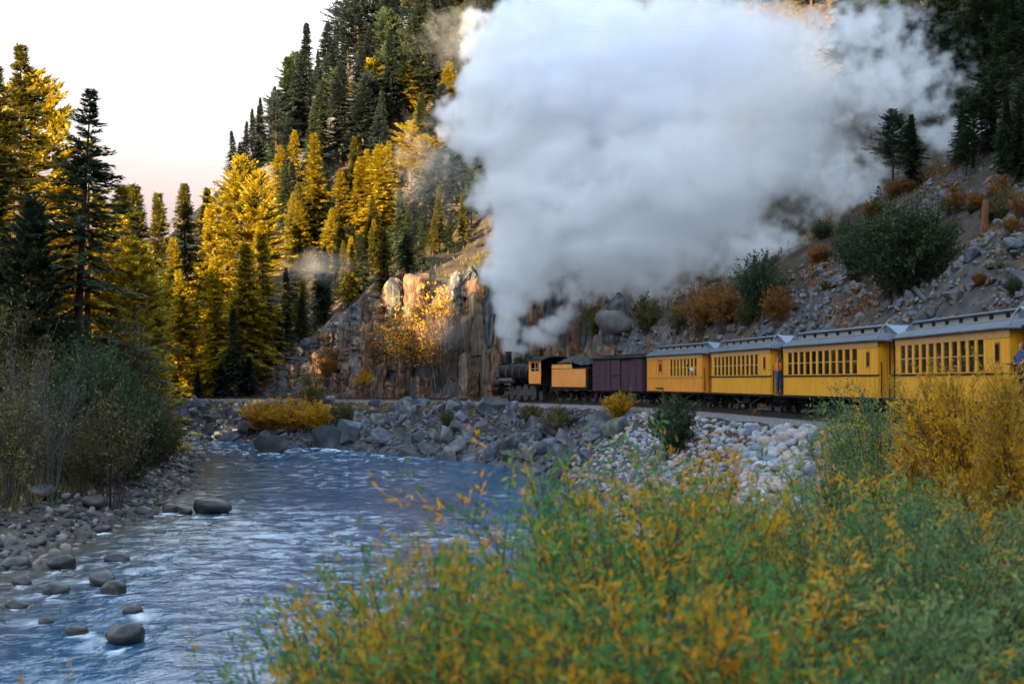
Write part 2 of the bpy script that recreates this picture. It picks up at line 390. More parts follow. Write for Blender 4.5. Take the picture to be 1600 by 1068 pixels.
# ------------------------------------------------------------------ railway track
M_rail = mat('rail_steel', [(.05, .035, .03), (.11, .08, .065)], 6, .45, .1, metal=.6, rand=0)
M_tie = mat('sleeper_wood', [(.03, .022, .018), (.08, .06, .045)], 5, .9, .4, stretch=(1, 6, 6))
M_ballast = mat('ballast_gravel', [(.07, .066, .065), (.16, .15, .145), (.27, .25, .24)], 7, .95, .9, 14, rand=0)
def sweep(name, prof, s0, s1, step, m, parent=None, off=0):
    s = np.arange(s0, s1, step); p = tr_at(s); t = np.gradient(p, axis=0); t /= np.linalg.norm(t, axis=1)[:, None]
    nrm = np.stack([-t[:, 1], t[:, 0]], 1); k = len(prof)
    V = np.zeros((len(s), k, 3))
    for j, (y, z) in enumerate(prof):
        V[:, j, :2] = p + nrm * (y + off); V[:, j, 2] = z
    i = np.arange(len(s) * k).reshape(len(s), k); j2 = np.roll(i, -1, 1)
    f = np.stack([i[:-1], j2[:-1], j2[1:], i[1:]], -1).reshape(-1, 4)
    me = new_mesh(name, V.reshape(-1, 3), f, [m]); return obj(name, me, parent)
S_END = float(TS[-1]) - 4
track = tag(sweep('track_bed', [(-2.4, BEDZ - .5), (-1.75, BEDZ + .13), (1.75, BEDZ + .13), (2.4, BEDZ - .5)], 20, S_END, 1.0, M_ballast), kind='structure')
for off in (-.457, .457):
    sweep('rail', [(-.06, RAILZ - .17), (.06, RAILZ - .17), (.012, RAILZ - .13), (.034, RAILZ), (-.034, RAILZ), (-.012, RAILZ - .13)], 20, S_END, 1.0, M_rail, track, off)
tie_me = MB().box(-.1, .1, -1.02, 1.02, -.16, 0).mesh('sleeper', M_tie, bevel=.015)
S41 = float(np.interp(41, TC[60:, 1][:200], TS[60:][:200]))
for s_ in np.arange(S41 - 4, S41 + 150, .62):
    if len([1]) and s_ > S41 + 165: break
    p = tr_at(np.array([s_ - .2, s_ + .2])); a = math.atan2(p[1, 1] - p[0, 1], p[1, 0] - p[0, 0])
    obj('sleeper', tie_me, track, (p[0, 0], p[0, 1], RAILZ - .175), (0, 0, a + rng.normal(0, .02)))

# ------------------------------------------------------------------ rolling stock
M_yel = mat('coach_yellow_paint', [(.56, .20, .010), (.84, .36, .015), (.92, .42, .025)], 1.3, .42, .10, 9, stretch=(9, 9, .5), rand=.04, spec=.4, detail=6)
M_ora = mat('coach_orange_paint', [(.52, .16, .015), (.84, .29, .025), (.90, .35, .04)], 1.3, .45, .10, 9, stretch=(9, 9, .5), rand=.03, detail=6)
M_post = mat('coach_post_paint', [(.72, .30, .015), (.88, .40, .03)], 4, .5, .05, rand=.05)
M_letter = mat('coach_letterboard', [(.30, .15, .06), (.55, .27, .07), (.42, .24, .11)], 3, .6, .1, stretch=(4, 1, 1), rand=.08)
M_blk = mat('black_iron', [(.005, .005, .006), (.012, .012, .012)], 5, .6, .15, rand=.1, spec=.12)
M_grey = mat('grey_iron', [(.05, .05, .052), (.13, .125, .12)], 6, .45, .15, metal=.3, rand=.1)
M_roof = mat('roof_canvas', [(.034, .046, .066), (.054, .069, .092), (.08, .095, .118)], 1.6, .55, .12, 10, rand=.06)
M_tin = mat('roof_end_tin', [(.09, .125, .17), (.14, .18, .225)], 2, .4, .1, rand=.05)
M_cler = mat('clerestory_paint', [(.27, .26, .25), (.40, .38, .36)], 4, .6, .05, rand=.05)
M_glass = mat('window_glass', [(.012, .013, .014), (.022, .02, .018)], .6, .04, .0, spec=.9, coat=.6, rand=0)
M_box = mat('boxcar_maroon_boards', [(.028, .011, .017), (.055, .022, .032), (.08, .038, .05)], 2.2, .75, .5, 5, stretch=(7, 7, .35), rand=0)
M_pipe = mat('galvanised_pipe', [(.14, .155, .175), (.22, .24, .26)], 8, .35, 0, metal=.5, rand=0)
M_red = mat('door_red_brown', [(.30, .09, .03), (.42, .14, .04)], 6, .5, .1)
M_tan = mat('tender_orange_paint', [(.78, .27, .05), (.88, .34, .08)], 1.5, .45, .05, rand=0)
M_coal = mat('coal', [(.008, .008, .009), (.035, .035, .04)], 14, .5, 1.0, 22)
M_wood = mat('plank_floor', [(.04, .03, .025), (.09, .07, .05)], 6, .8, .3)
wheel_me = {}
def wheel_mesh(r, m=None, spokes=0):
    k = (round(r, 3), spokes)
    if k not in wheel_me:
        b = MB()
        if spokes:
            b.lathe([(-.05, r * .86), (-.05, r), (.05, r), (.05, r * .86)], axis='y', n=28)
            b.lathe([(-.07, r * .02), (-.07, r * .2), (.07, r * .2), (.07, r * .02)], axis='y', n=14)
            for i in range(spokes):
                a = 2 * math.pi * i / spokes; b.bar((math.cos(a) * r * .15, 0, math.sin(a) * r * .15), (math.cos(a) * r * .9, 0, math.sin(a) * r * .9), r * .05, 5)
            b.box(-r * .4, r * .4, -.045, .045, -r * .9, -r * .55)
        else:
            b.lathe([(-.05, r * .9), (-.05, r), (.04, r), (.06, r + .03), (.075, r + .03), (.075, r * .9), (.03, r * .8), (.03, r * .25), (-.06, r * .2), (-.06, .01)], axis='y', n=22)
        wheel_me[k] = b.mesh('wheel', M_grey, smooth=True)
    return wheel_me[k]
def truck(parent, x, wb=1.5, r=.36):
    t = MB()
    for s in (-1, 1):
        y = s * .62
        t.extrude([(y - .04, .62), (y + .04, .62), (y + .04, .72), (y - .04, .72)], x - wb * .72, x + wb * .72)
        t.path([(x - wb * .66, y, .66), (x - wb * .5, y, .36), (x + wb * .5, y, .36), (x + wb * .66, y, .66)], .035)
        for q in (-1, 1):
            t.box(x + q * wb / 2 - .1, x + q * wb / 2 + .1, y - .07, y + .07, .27, .52)
        for q in (-.12, 0, .12): t.lathe([(0, .05), (.25, .05)], (x + q, y, .40), 'z', 8)
        t.box(x - .2, x + .2, y - .06, y + .06, .3, .4)
    t.box(x - .14, x + .14, -.8, .8, .5, .7)
    fr = t.build('truck_frame', M_blk, parent)
    for q in (-1, 1):
        for s in (-1, 1): obj('wheel', wheel_mesh(r), fr, (x + q * wb / 2, s * .457, r), (0, 0, 0 if s < 0 else math.pi))
        MB().bar((x + q * wb / 2, -.6, r), (x + q * wb / 2, .6, r), .05).build('axle', M_grey, fr)
def roof_half(y0, z0, y1, z1, n=6, bulge=.06):
    pts = []
    for i in range(n + 1):
        t = i / n; pts.append((y0 + (y1 - y0) * t, z0 + (z1 - z0) * t + bulge * math.sin(math.pi * t)))
    return pts
HB, HP = 5.5, 6.3
def coach(name, kind):
    """kind 'coach': windows all along; 'combine': baggage door at the front end (+x)"""
    root = empty(name); my = M_ora if kind == 'combine' else M_yel
    W = 1.22
    for s in (1, -1):
        y0, y1 = (W - .09, W) if s > 0 else (-W, -W + .09)
        lo = MB().box(-HB, HB, y0, y1, .85, 1.66).build('lower_side_panel', my, root)
        yb0, yb1 = (W - .05, W + .035) if s > 0 else (-W - .035, -W + .05)
        MB().box(-HB + .05, HB - .05, yb0, yb1, 1.662, 1.72).build('belt_rail', M_blk if kind == 'coach' else M_letter, root)
        MB().box(-HB, HB, yb0, yb1 - s * .015, 2.735, 2.985).build('letterboard', M_letter, root)
        MB().box(-HB, HB, y0, y1 - s * .004, 1.722, 1.76).build('window_sill', M_post, root)
        if kind == 'coach': xa, xb, nw = -3.55, 5.0, 11
        else: xa, xb, nw = -4.7, .6, 8
        # blank panels at both ends
        MB().box(-HB, xa, y0, y1, 1.762, 2.733).build('side_panel', my, root)
        if kind == 'coach':
            MB().box(xb, HB, y0, y1, 1.762, 2.733).build('side_panel', my, root)
            wn_ = MB(); 
            lw = MB().box(-4.75, -4.35, y0 + s * .012, y1 + s * .012, 1.98, 2.62).build('narrow_window_frame', M_red, root)
            MB().box(-4.68, -4.42, y0 + s * .018, y1 + s * .018, 2.06, 2.56).build('pane', M_glass, lw)
        else:
            MB().box(xb, 2.05, y0, y1, 1.762, 2.733).build('side_panel', my, root)
            MB().box(3.35, HB, y0, y1, 1.762, 2.733).build('side_panel', my, root)
            dr = MB().box(2.05, 3.35, y0 - s * .03, y1 - s * .05, 1.1, 2.733).build('baggage_door', my, root)
            MB().box(2.35, 2.45, y0, y1 - s * .02, 1.05, 2.73).box(2.95, 3.05, y0, y1 - s * .02, 1.05, 2.73).build('door_batten', M_red, dr)
            MB().box(2.5, 2.9, y0, y1 - s * .03, 2.05, 2.5).build('pane', M_glass, dr)
            MB().box(1.9, 3.5, yb0, yb1, .98, 1.06).build('door_sill', M_blk, dr)
        pitch = (xb - xa) / nw
        for i in range(nw + 1):
            px = xa + i * pitch
            MB().box(px - .11, px + .11, y0, y1 + s * .012, 1.762, 2.733).build('window_post', M_post, root)
        for i in range(nw):
            a, b = xa + i * pitch + .112, xa + (i + 1) * pitch - .112
            yp = (W - .028) * s
            pn = MB().box(a, b, yp - .01, yp + .01, 1.762, 2.733).build('window_pane', M_glass, root)
            MB().box(a, b, yp + s * .012 - .012, yp + s * .012 + .012, 2.235, 2.275).build('sash', M_letter, pn)
    # ends, floor, platforms
    MB().box(-HB, HB, -1.2, 1.2, .74, .848).box(-HP + .05, -HB, -.35, .35, .6, .78).box(HB, HP - .05, -.35, .35, .6, .78).build('underframe', M_blk, root)
    for e in (1, -1):
        ew = MB().box(*(sorted((e * HB - e * .08, e * HB - e * .001))), -1.128, 1.128, .85, 3.0).build('end_wall', my, root)
        x0, x1 = sorted((e * HB, e * HB + e * .03))
        d = MB().box(x0, x1, -.36, .36, .86, 2.7).build('end_door', M_red, ew)
        MB().box(x0 - .01 if e < 0 else x0, x1 + .01 if e > 0 else x1, -.24, .24, 1.85, 2.5).build('pane', M_glass, d)
        x0, x1 = sorted((e * HB + e * .002, e * HP))
        MB().box(x0, x1, -1.05, 1.05, .78, .85).build('platform', M_wood, root)
        rl = MB()
        for s in (1, -1):
            xe = e * (HP - .05)
            rl.bar((xe, s * .42, .85), (xe, s * .42, 1.7), .02).bar((xe, s * 1.05, .85), (xe, s * 1.05, 2.98), .025).bar((xe, s * .42, 1.68), (xe, s * 1.05, 1.68), .022)
            rl.bar((xe, s * .42, 1.2), (xe, s * 1.05, 1.2), .015)
            for yy in (.58, .73, .88): rl.bar((xe, s * yy, .85), (xe, s * yy, 1.68), .012, 5)
            rl.bar((e * (HB + .05), s * 1.1, .9), (e * (HB + .05), s * 1.1, 2.2), .018, 5)
        rl.build('platform_railing', M_blk, root)
        for s in (1, -1):
            st = MB()
            for k_, zz in enumerate((.3, .52)):
                ya, yb = sorted((s * (.82 + .1 * (1 - k_)), s * 1.15)); st.box(x0 + .08, x1 - .1, ya, yb, zz, zz + .04)
            for xx in (x0 + .05, x1 - .1):
                ya, yb = sorted((s * .8, s * 1.12)); st.box(xx, xx + .03, ya, yb, .28, .78)
            st.build('platform_step', M_blk, root)
        xc = e * HP; MB().box(*sorted((xc - e * .1, xc + e * .2)), -.1, .1, .45, .68).build('coupler', M_blk, root)
    # roof
    low = [(-1.36, 2.99)] + roof_half(-1.36, 3.03, -.76, 3.30) + roof_half(.76, 3.30, 1.36, 3.03) + [(1.36, 2.99)]
    rb = MB()
    rings = []
    for x, k, dz in [(-HP - .12, .62, -.10), (-HP + .02, .84, -.03), (-HB + .1, 1, 0), (HB - .1, 1, 0), (HP - .02, .84, -.03), (HP + .12, .62, -.10)]:
        rings.append([(x, y * k, 3.0 + (z - 3.0) * (.75 if k < 1 else 1) + dz) for y, z in low])
    rb.loft(rings); rf = rb.build('roof', M_roof, root, smooth=True)
    MB().box(-4.9, 4.9, -.72, .72, 3.285, 3.535).build('clerestory', M_cler, rf)
    top = [(-.84, 3.535)] + roof_half(-.84, 3.565, 0, 3.70, 4, .02)[:-1] + roof_half(0, 3.70, .84, 3.565, 4, .02) + [(.84, 3.535)]
    MB().extrude(top, -5.05, 5.05).build('clerestory_roof', M_roof, rf)
    nwc = 7
    for s in (1, -1):
        for i in range(nwc):
            x = -4.1 + i * 8.2 / (nwc - 1); ya, yb = sorted((s * .70, s * .728)); MB().box(x - .17, x + .17, ya, yb, 3.36, 3.50).build('clerestory_pane', M_blk, rf)
    for e in (1, -1):
        MB().loft([[(e * 4.9, -.72, 3.28), (e * 4.9, .72, 3.28), (e * 4.9, .72, 3.66), (e * 4.9, -.72, 3.66)], [(e * 5.5, -.74, 3.2), (e * 5.5, .74, 3.2), (e * 5.5, .74, 3.50), (e * 5.5, -.74, 3.50)], [(e * 6.35, -.7, 3.08), (e * 6.35, .7, 3.08), (e * 6.35, .7, 3.16), (e * 6.35, -.7, 3.16)]]).build('roof_hood', M_tin, rf)
    if kind == 'coach':
        for s in (1, -1):
            MB().path([(-5.55, s * 1.3, 3.0), (-5.5, s * 1.05, 3.45), (-5.6, s * .8, 3.78), (-6.35, s * .8, 3.86), (-6.35, s * .8, 3.6)], .022, 6).build('roof_handrail', M_pipe, rf)
        MB().bar((-4.9, .5, 3.6), (-4.9, .5, 3.76), .05, 8).build('stove_vent', M_grey, rf)
    # underside
    truck(root, 3.7); truck(root, -3.7)
    MB().path([(2.9, .85, .74), (1.2, .85, .40), (-1.2, .85, .40), (-2.9, .85, .74)], .022).path([(2.9, -.85, .74), (1.2, -.85, .40), (-1.2, -.85, .40), (-2.9, -.85, .74)], .022).build('truss_rod', M_grey, root)
    MB().box(-1.0, .2, .3, .95, .40, .738).build('battery_box', M_blk, root)
    MB().lathe([(0, .02), (0, .2), (1.2, .2), (1.2, .02)], (.8, -.5, .52), 'x', 12).build('air_reservoir', M_blk, root)
    return root
def place(root, s):
    p = tr_at(np.array([s - 3.6, s + 3.6])); c = p.mean(0); a = math.atan2(p[1, 1] - p[0, 1], p[1, 0] - p[0, 0])
    root.location = (c[0], c[1], RAILZ); root.rotation_euler = (0, 0, a); return root
C4 = float(np.interp(53.2, TC[60:, 1][:200], TS[60:][:200])) - 6.4; PITCH = 12.95
C1 = C4 + 3 * PITCH; CB = C1 + 6.5 + .25 + 4.6; CT = CB + 4.6 + .55 + 3.3; CLO = CT + 3.3 + .45 + 4.9
GT = 'cars of the yellow passenger train'
c_proto = place(coach('passenger_coach', 'coach'), C4)
tag(c_proto, 'large yellow wooden coach nearest the viewer, half hidden by a yellow bush', 'train car', GT)
for s_, lab in ((C4 + PITCH, 'yellow wooden coach in the middle, right of the person in orange'), (C4 + 2 * PITCH, 'yellow wooden coach left of the person in orange, behind the orange coach'), (C4 - PITCH, 'yellow coach cut off by the right edge of the picture')):
    tag(place(copy_tree(c_proto), s_), lab, 'train car', GT)
comb = tag(place(coach('combine_coach', 'combine'), C1), 'orange coach with baggage door, coupled behind the dark maroon boxcar', 'train car', GT)

# boxcar
box = place(empty('boxcar'), CB); tag(box, 'dark maroon wooden boxcar between the tender and the orange coach', 'train car', GT)
bw = MB().box(-4.5, 4.5, 1.05, 1.13, .8, 2.95).box(-4.5, 4.5, -1.13, -1.05, .8, 2.95).build('side_wall', M_box, box)
MB().box(-4.5, -4.42, -1.048, 1.048, .8, 3.0).build('end_wall', M_box, box); MB().box(4.42, 4.5, -1.048, 1.048, .8, 3.0).build('end_wall', M_box, box)
for s in (1, -1):
    d = MB().box(-.9, .9, *sorted((s * 1.132, s * 1.19)), .84, 2.86).build('sliding_door', M_box, box)
    MB().box(-2.7, 1.0, *sorted((s * 1.132, s * 1.21)), 2.865, 2.92).build('door_track', M_blk, d)
    b = MB()
    for x in (-.9, .86): b.box(x, x + .05, *sorted((s * 1.192, s * 1.21)), .86, 2.84)
    b.box(-.85, .86, *sorted((s * 1.192, s * 1.205)), 1.8, 1.86); b.build('door_iron', M_blk, d)
    for x in (-4.35, 4.05):
        l_ = MB()
        for z in (1.1, 1.5, 1.9, 2.3, 2.7): l_.bar((x, s * 1.19, z), (x + .35, s * 1.19, z), .015, 5)
        l_.build('grab_iron', M_grey, box)
    for x in (-3.4, -2.1, 2.0, 3.3): MB().box(x - .05, x + .05, *sorted((s * 1.132, s * 1.155)), .8, 2.95).build('side_batten', M_box, box)
rf = MB().extrude([(-1.25, 2.95), (-1.25, 3.0), (0, 3.2), (1.25, 3.0), (1.25, 2.95)], -4.65, 4.65).build('roof', M_blk, box)
MB().box(-4.6, 4.6, -.25, .25, 3.205, 3.25).build('running_board', M_wood, rf)
MB().box(-4.5, 4.5, -1.0, 1.0, .66, .8).box(-4.85, -4.5, -.1, .1, .45, .68).box(4.5, 4.85, -.1, .1, .45, .68).build('underframe', M_blk, box)
MB().path([(2.2, .8, .66), (1, .8, .4), (-1, .8, .4), (-2.2, .8, .66)], .02).build('truss_rod', M_grey, box)
truck(box, 3.2, 1.4, .34); truck(box, -3.2, 1.4, .34)

# tender
ten = place(empty('tender'), CT); tag(ten, 'locomotive tender with plain orange side and heaped black coal', 'tender', GT)
MB().box(-3.2, 3.2, -1.15, 1.15, .8, .98).box(-3.7, -3.2, -.1, .1, .5, .72).box(3.2, 3.6, -.1, .1, .5, .72).build('frame', M_blk, ten)
tk = MB().box(-3.1, 3.1, -1.1, 1.1, .982, 2.38).build('tank', M_blk, ten, bevel=.03)
for s in (1, -1):
    y0 = s * 1.102; y1 = s * 1.13
    ya, yb = sorted((y0, y1))
    b = MB(); pts = [(-2.75, 1.03), (2.95, 1.03), (2.95, 2.66), (-.35, 2.66), (-.55, 2.36), (-2.75, 2.36)]
    n = len(pts); v = [(x, ya, z) for x, z in pts] + [(x, yb, z) for x, z in pts]
    b.add(v, [(i, (i + 1) % n, n + (i + 1) % n, n + i) for i in range(n)] + [tuple(range(n)), tuple(range(n, 2 * n))])
    pn = b.build('side_panel', M_tan, ten)
    MB().box(-2.75, 2.95, *sorted((s * 1.13, s * 1.142)), 2.33, 2.36).build('panel_seam', M_blk, pn)
    MB().bar((-3.05, s * 1.16, 1.0), (-3.05, s * 1.16, 2.3), .015, 5).build('grab_iron', M_grey, ten)
MB().box(-.3, 3.05, 1.02, 1.098, 2.382, 2.75).box(-.3, 3.05, -1.098, -1.02, 2.382, 2.75).box(-.38, -.3, -1.0, 1.0, 2.382, 2.85).box(-2.9, -.5, -.9, .9, 2.382, 2.46).build('coal_bunker', M_blk, ten)
cx_, cy_ = np.meshgrid(np.linspace(-1.9, 3.0, 44), np.linspace(-.98, .98, 22))
cz_ = 2.45 + .85 * np.clip(1 - ((cx_ - .6) / 2.7) ** 2, 0, 1) ** .7 * np.clip(1 - (cy_ / 1.1) ** 2, 0, 1) ** .6 + .22 * fbm(cx_ * 4, cy_ * 4, 3)
ci = np.arange(cx_.size).reshape(cx_.shape); cf = np.stack([ci[:-1, :-1], ci[:-1, 1:], ci[1:, 1:], ci[1:, :-1]], -1).reshape(-1, 4)
obj('coal_heap', new_mesh('coal_heap', np.stack([cx_, cy_, cz_], -1).reshape(-1, 3), cf, [M_coal]), ten)
truck(ten, 2.0, 1.5, .4); truck(ten, -2.0, 1.5, .4)

# locomotive (x forward, y towards the river)
loc = place(empty('steam_locomotive'), CLO); tag(loc, 'black steam locomotive with orange cab pouring white smoke, heading the train', 'locomotive', GT)
LB = loc
MB().lathe([(4.05, .05), (4.05, .62), (4.0, .70), (3.98, .74), (2.3, .74), (2.28, .77), (-.6, .84), (-2.1, .84), (-2.1, .05)], (0, 0, 2.02), 'x', 28).build('boiler', M_blk, LB, smooth=True)
bb = MB()
for x in (2.28, 1.2, .1, -1.0): bb.lathe([(0, .80), (0, .865), (.06, .865), (.06, .80)], (x, 0, 2.02), 'x', 28)
bb.build('boiler_band', M_grey, LB)
sf = MB().lathe([(0, .05), (0, .60), (.06, .60), (.10, .40), (.10, .05)], (4.06, 0, 2.02), 'x', 24).build('smokebox_door', M_blk, LB, smooth=True)
MB().lathe([(0, .26), (.12, .25), (.95, .24), (1.02, .30), (1.1, .31), (1.1, .22), (.6, .2)], (3.3, 0, 2.70), 'z', 20).build('smokestack', M_blk, LB, smooth=True)
MB().lathe([(0, .36), (.1, .33), (.42, .32), (.56, .22), (.60, .05)], (1.75, 0, 2.74), 'z', 18).build('sand_dome', M_blk, LB, smooth=True)
MB().lathe([(0, .38), (.1, .35), (.46, .34), (.60, .24), (.66, .05)], (-.1, 0, 2.78), 'z', 18).build('steam_dome', M_blk, LB, smooth=True)
bl = MB().lathe([(0, .16), (.05, .14), (.2, .1), (.26, .03)], (2.5, 0, 2.86), 'z', 14).build('bell', M_grey, LB, smooth=True)
MB().path([(2.5, -.2, 2.72), (2.5, -.2, 3.1), (2.5, .2, 3.1), (2.5, .2, 2.72)], .025).build('bell_yoke', M_blk, bl)
hl = MB().lathe([(0, .02), (0, .2), (.3, .23), (.34, .23), (.34, .19)], (4.1, 0, 2.72), 'x', 18).build('headlight', M_blk, LB, smooth=True)
MB().lathe([(0, .01), (0, .19), (.01, .19), (.01, .01)], (4.40, 0, 2.72), 'x', 18).build('lens', M_glass, hl)
for s in (1, -1):
    MB().box(-2.2, 3.6, *sorted((s * .85, s * 1.2)), 1.72, 1.77).box(3.6, 4.3, *sorted((s * .85, s * 1.2)), 1.30, 1.35).build('running_board', M_blk, LB)
    MB().lathe([(0, .02), (.03, .2), (.06, .22), (2.2, .22), (2.23, .2), (2.26, .02)], (.6, s * 1.02, 1.50), 'x', 16).build('air_reservoir', M_grey, LB, smooth=True)
    MB().lathe([(0, .03), (0, .34), (.95, .34), (.95, .03)], (2.75, s * .98, .68), 'x', 20).lathe([(0, .03), (0, .2), (1.0, .2), (1.0, .03)], (2.72, s * .92, 1.16), 'x', 16).build('cylinder', M_blk, LB, smooth=True)
    for x in (-1.5, -.4, .7, 1.8): obj('driving_wheel', wheel_mesh(.56, spokes=12), LB, (x, s * .50, .56))
    obj('pilot_wheel', wheel_mesh(.34), LB, (3.9, s * .5, .34), (0, 0, 0 if s < 0 else math.pi)); obj('trailing_wheel', wheel_mesh(.36), LB, (-2.8, s * .5, .36), (0, 0, 0 if s < 0 else math.pi))
    MB().box(-1.7, 2.0, *sorted((s * .60, s * .66)), .34, .45).build('side_rod', M_grey, LB)
    mr = MB().bar((.7, s * .70, .40), (2.7, s * .70, .66), .055, 6).build('main_rod', M_grey, LB)
    MB().box(1.75, 2.75, *sorted((s * .67, s * .78)), .82, .9).build('crosshead_guide', M_grey, mr)
    MB().path([(2.2, s * .8, 1.5), (2.0, s * .8, 1.1), (1.5, s * .8, .75), (.8, s * .78, .62)], .03).build('valve_gear', M_grey, LB)
    MB().path([(3.9, s * .9, 2.62), (1, s * .98, 2.68), (-2.0, s * 1.0, 2.68)], .02).build('handrail', M_grey, LB)
MB().lathe([(0, .03), (0, .17), (.42, .17), (.42, .12), (.5, .12), (.5, .17), (.95, .17), (.95, .03)], (3.55, .82, 1.5), 'z', 14).build('air_pump', M_grey, LB, smooth=True)
MB().box(-2.4, 4.3, -.42, .42, .62, 1.12).build('frame', M_blk, LB)
MB().box(4.3, 4.5, -1.15, 1.15, .72, 1.15).build('pilot_beam', M_red, LB)
pl = MB()
for i in range(9):
    y = -.95 + i * .2375; pl.bar((4.5, y, .8), (5.15 - abs(y) * .4, y * .55, .12), .035, 5)
pl.path([(5.15, 0, .12), (4.75, .75, .12)], .035).path([(5.15, 0, .12), (4.75, -.75, .12)], .035).build('pilot', M_blk, LB)
MB().box(4.5, 4.9, -.09, .09, .55, .78).build('coupler', M_blk, LB)
# cab
for s in (1, -1):
    cb = MB(); ya, yb = sorted((s * 1.18, s * 1.24))
    cb.box(-3.85, -2.1, ya, yb, 1.25, 2.2, 0).box(-3.85, -3.62, ya, yb, 2.2, 2.98, 0).box(-2.4, -2.1, ya, yb, 2.2, 2.98, 0).box(-3.62, -2.4, ya, yb, 2.83, 2.98, 0).box(-3.04, -2.98, ya, yb, 2.2, 2.83, 0)
    cb.build('cab_side', M_tan, LB)
cw = MB().box(-2.16, -2.1, -1.178, 1.178, 1.25, 3.2).build('cab_front', M_blk, LB)
MB().box(-2.098, -2.08, .75, 1.12, 2.25, 2.85).build('pane', M_glass, cw)
MB().box(-3.9, -2.1, -1.17, 1.17, 1.1, 1.245).build('cab_floor', M_blk, LB)
MB().extrude([(-1.38, 2.985), (-1.3, 3.06), (-.7, 3.27), (0, 3.34), (.7, 3.27), (1.3, 3.06), (1.38, 2.985), (.7, 3.17), (0, 3.24), (-.7, 3.17)], -4.35, -1.9).build('cab_roof', M_blk, LB, smooth=True)
MB().box(-4.2, -3.86, .9, 1.2, .3, .36).box(-4.2, -3.86, .9, 1.2, .65, .7).box(-4.2, -4.16, .9, 1.2, .3, 1.25).build('cab_step', M_blk, LB)

# ------------------------------------------------------------------ rock
def cliffmat(name, cols):
    m = mat(name, cols, 1.5, .92, 0, stretch=(2.2, 2.2, .45), rand=.3, spec=.2, detail=9)
    nt = m.node_tree; N = nt.nodes; L = nt.links; B = N['Principled BSDF']
    geo = N.new('ShaderNodeNewGeometry'); mp = N.new('ShaderNodeMapping'); mp.inputs['Scale'].default_value = (1.8, 1.8, .38); L.new(geo.outputs['Position'], mp.inputs[0])
    nz_ = N.new('ShaderNodeTexNoise'); nz_.inputs['Scale'].default_value = 1.2; nz_.inputs['Detail'].default_value = 8; L.new(mp.outputs[0], nz_.inputs['Vector'])
    ad = N.new('ShaderNodeMix'); ad.data_type = 'VECTOR'; ad.inputs[0].default_value = .62; L.new(mp.outputs[0], ad.inputs[4]); L.new(nz_.outputs['Color'], ad.inputs[5])
    vo_ = N.new('ShaderNodeTexVoronoi'); vo_.feature = 'DISTANCE_TO_EDGE'; vo_.inputs['Scale'].default_value = 1.3; L.new(ad.outputs[1], vo_.inputs['Vector'])
    ck = N.new('ShaderNodeMapRange'); ck.inputs['From Max'].default_value = .07; L.new(vo_.outputs['Distance'], ck.inputs['Value'])
    mu = N.new('ShaderNodeMath'); mu.operation = 'MULTIPLY_ADD'; mu.inputs[1].default_value = .5; L.new(ck.outputs[0], mu.inputs[0]); L.new(nz_.outputs['Fac'], mu.inputs[2])
    bp = N.new('ShaderNodeBump'); bp.inputs['Strength'].default_value = 1.0; bp.inputs['Distance'].default_value = .22; L.new(mu.outputs[0], bp.inputs['Height']); L.new(bp.outputs[0], B.inputs['Normal'])
    src = B.inputs['Base Color'].links[0].from_socket; mx = N.new('ShaderNodeMix'); mx.data_type = 'RGBA'; mx.blend_type = 'MULTIPLY'; mx.inputs[0].default_value = .5
    cr = ramp(N, [(0, (.30, .27, .25)), (1, (1, 1, 1))]); L.new(ck.outputs[0], cr.inputs[0]); L.new(src, mx.inputs[6]); L.new(cr.outputs[0], mx.inputs[7]); L.new(mx.outputs[2], B.inputs['Base Color'])
    return m
M_slabs = [cliffmat('cliff_rust', [(.048, .036, .03), (.14, .086, .058), (.27, .155, .09)]), cliffmat('cliff_grey', [(.028, .03, .035), (.075, .077, .083), (.15, .15, .152)]), cliffmat('cliff_tan', [(.06, .05, .042), (.13, .105, .08), (.24, .185, .13)])]
M_rip = [mat('rock_bluegrey', [(.028, .032, .042), (.072, .082, .102), (.17, .185, .215)], 2.2, .85, .5, 8, rand=.45),
         mat('rock_grey', [(.034, .036, .04), (.085, .086, .09), (.18, .18, .18)], 2.2, .85, .5, 8, rand=.45)]
M_cob = [mat('cobble_pale', [(.17, .17, .18), (.31, .305, .31), (.46, .45, .44)], 2.5, .8, .25, 9, rand=.3),
         mat('cobble_blue', [(.09, .11, .14), (.17, .20, .24), (.28, .30, .33)], 2.5, .8, .25, 9, rand=.3),
         mat('cobble_pink', [(.20, .15, .13), (.33, .26, .23), (.42, .35, .31)], 2.5, .8, .25, 9, rand=.3)]
M_scree = mat('scree_stone', [(.035, .038, .045), (.085, .09, .10), (.17, .175, .185)], 2.2, .85, .5, 8, rand=.4)
M_wet = mat('river_stone_dark', [(.012, .012, .014), (.034, .033, .035), (.07, .064, .06)], 2.5, .35, .35, 9, rand=.35)
M_bank = mat('bank_stone', [(.03, .031, .034), (.075, .073, .072), (.15, .14, .125)], 2.5, .7, .35, 9, rand=.4)
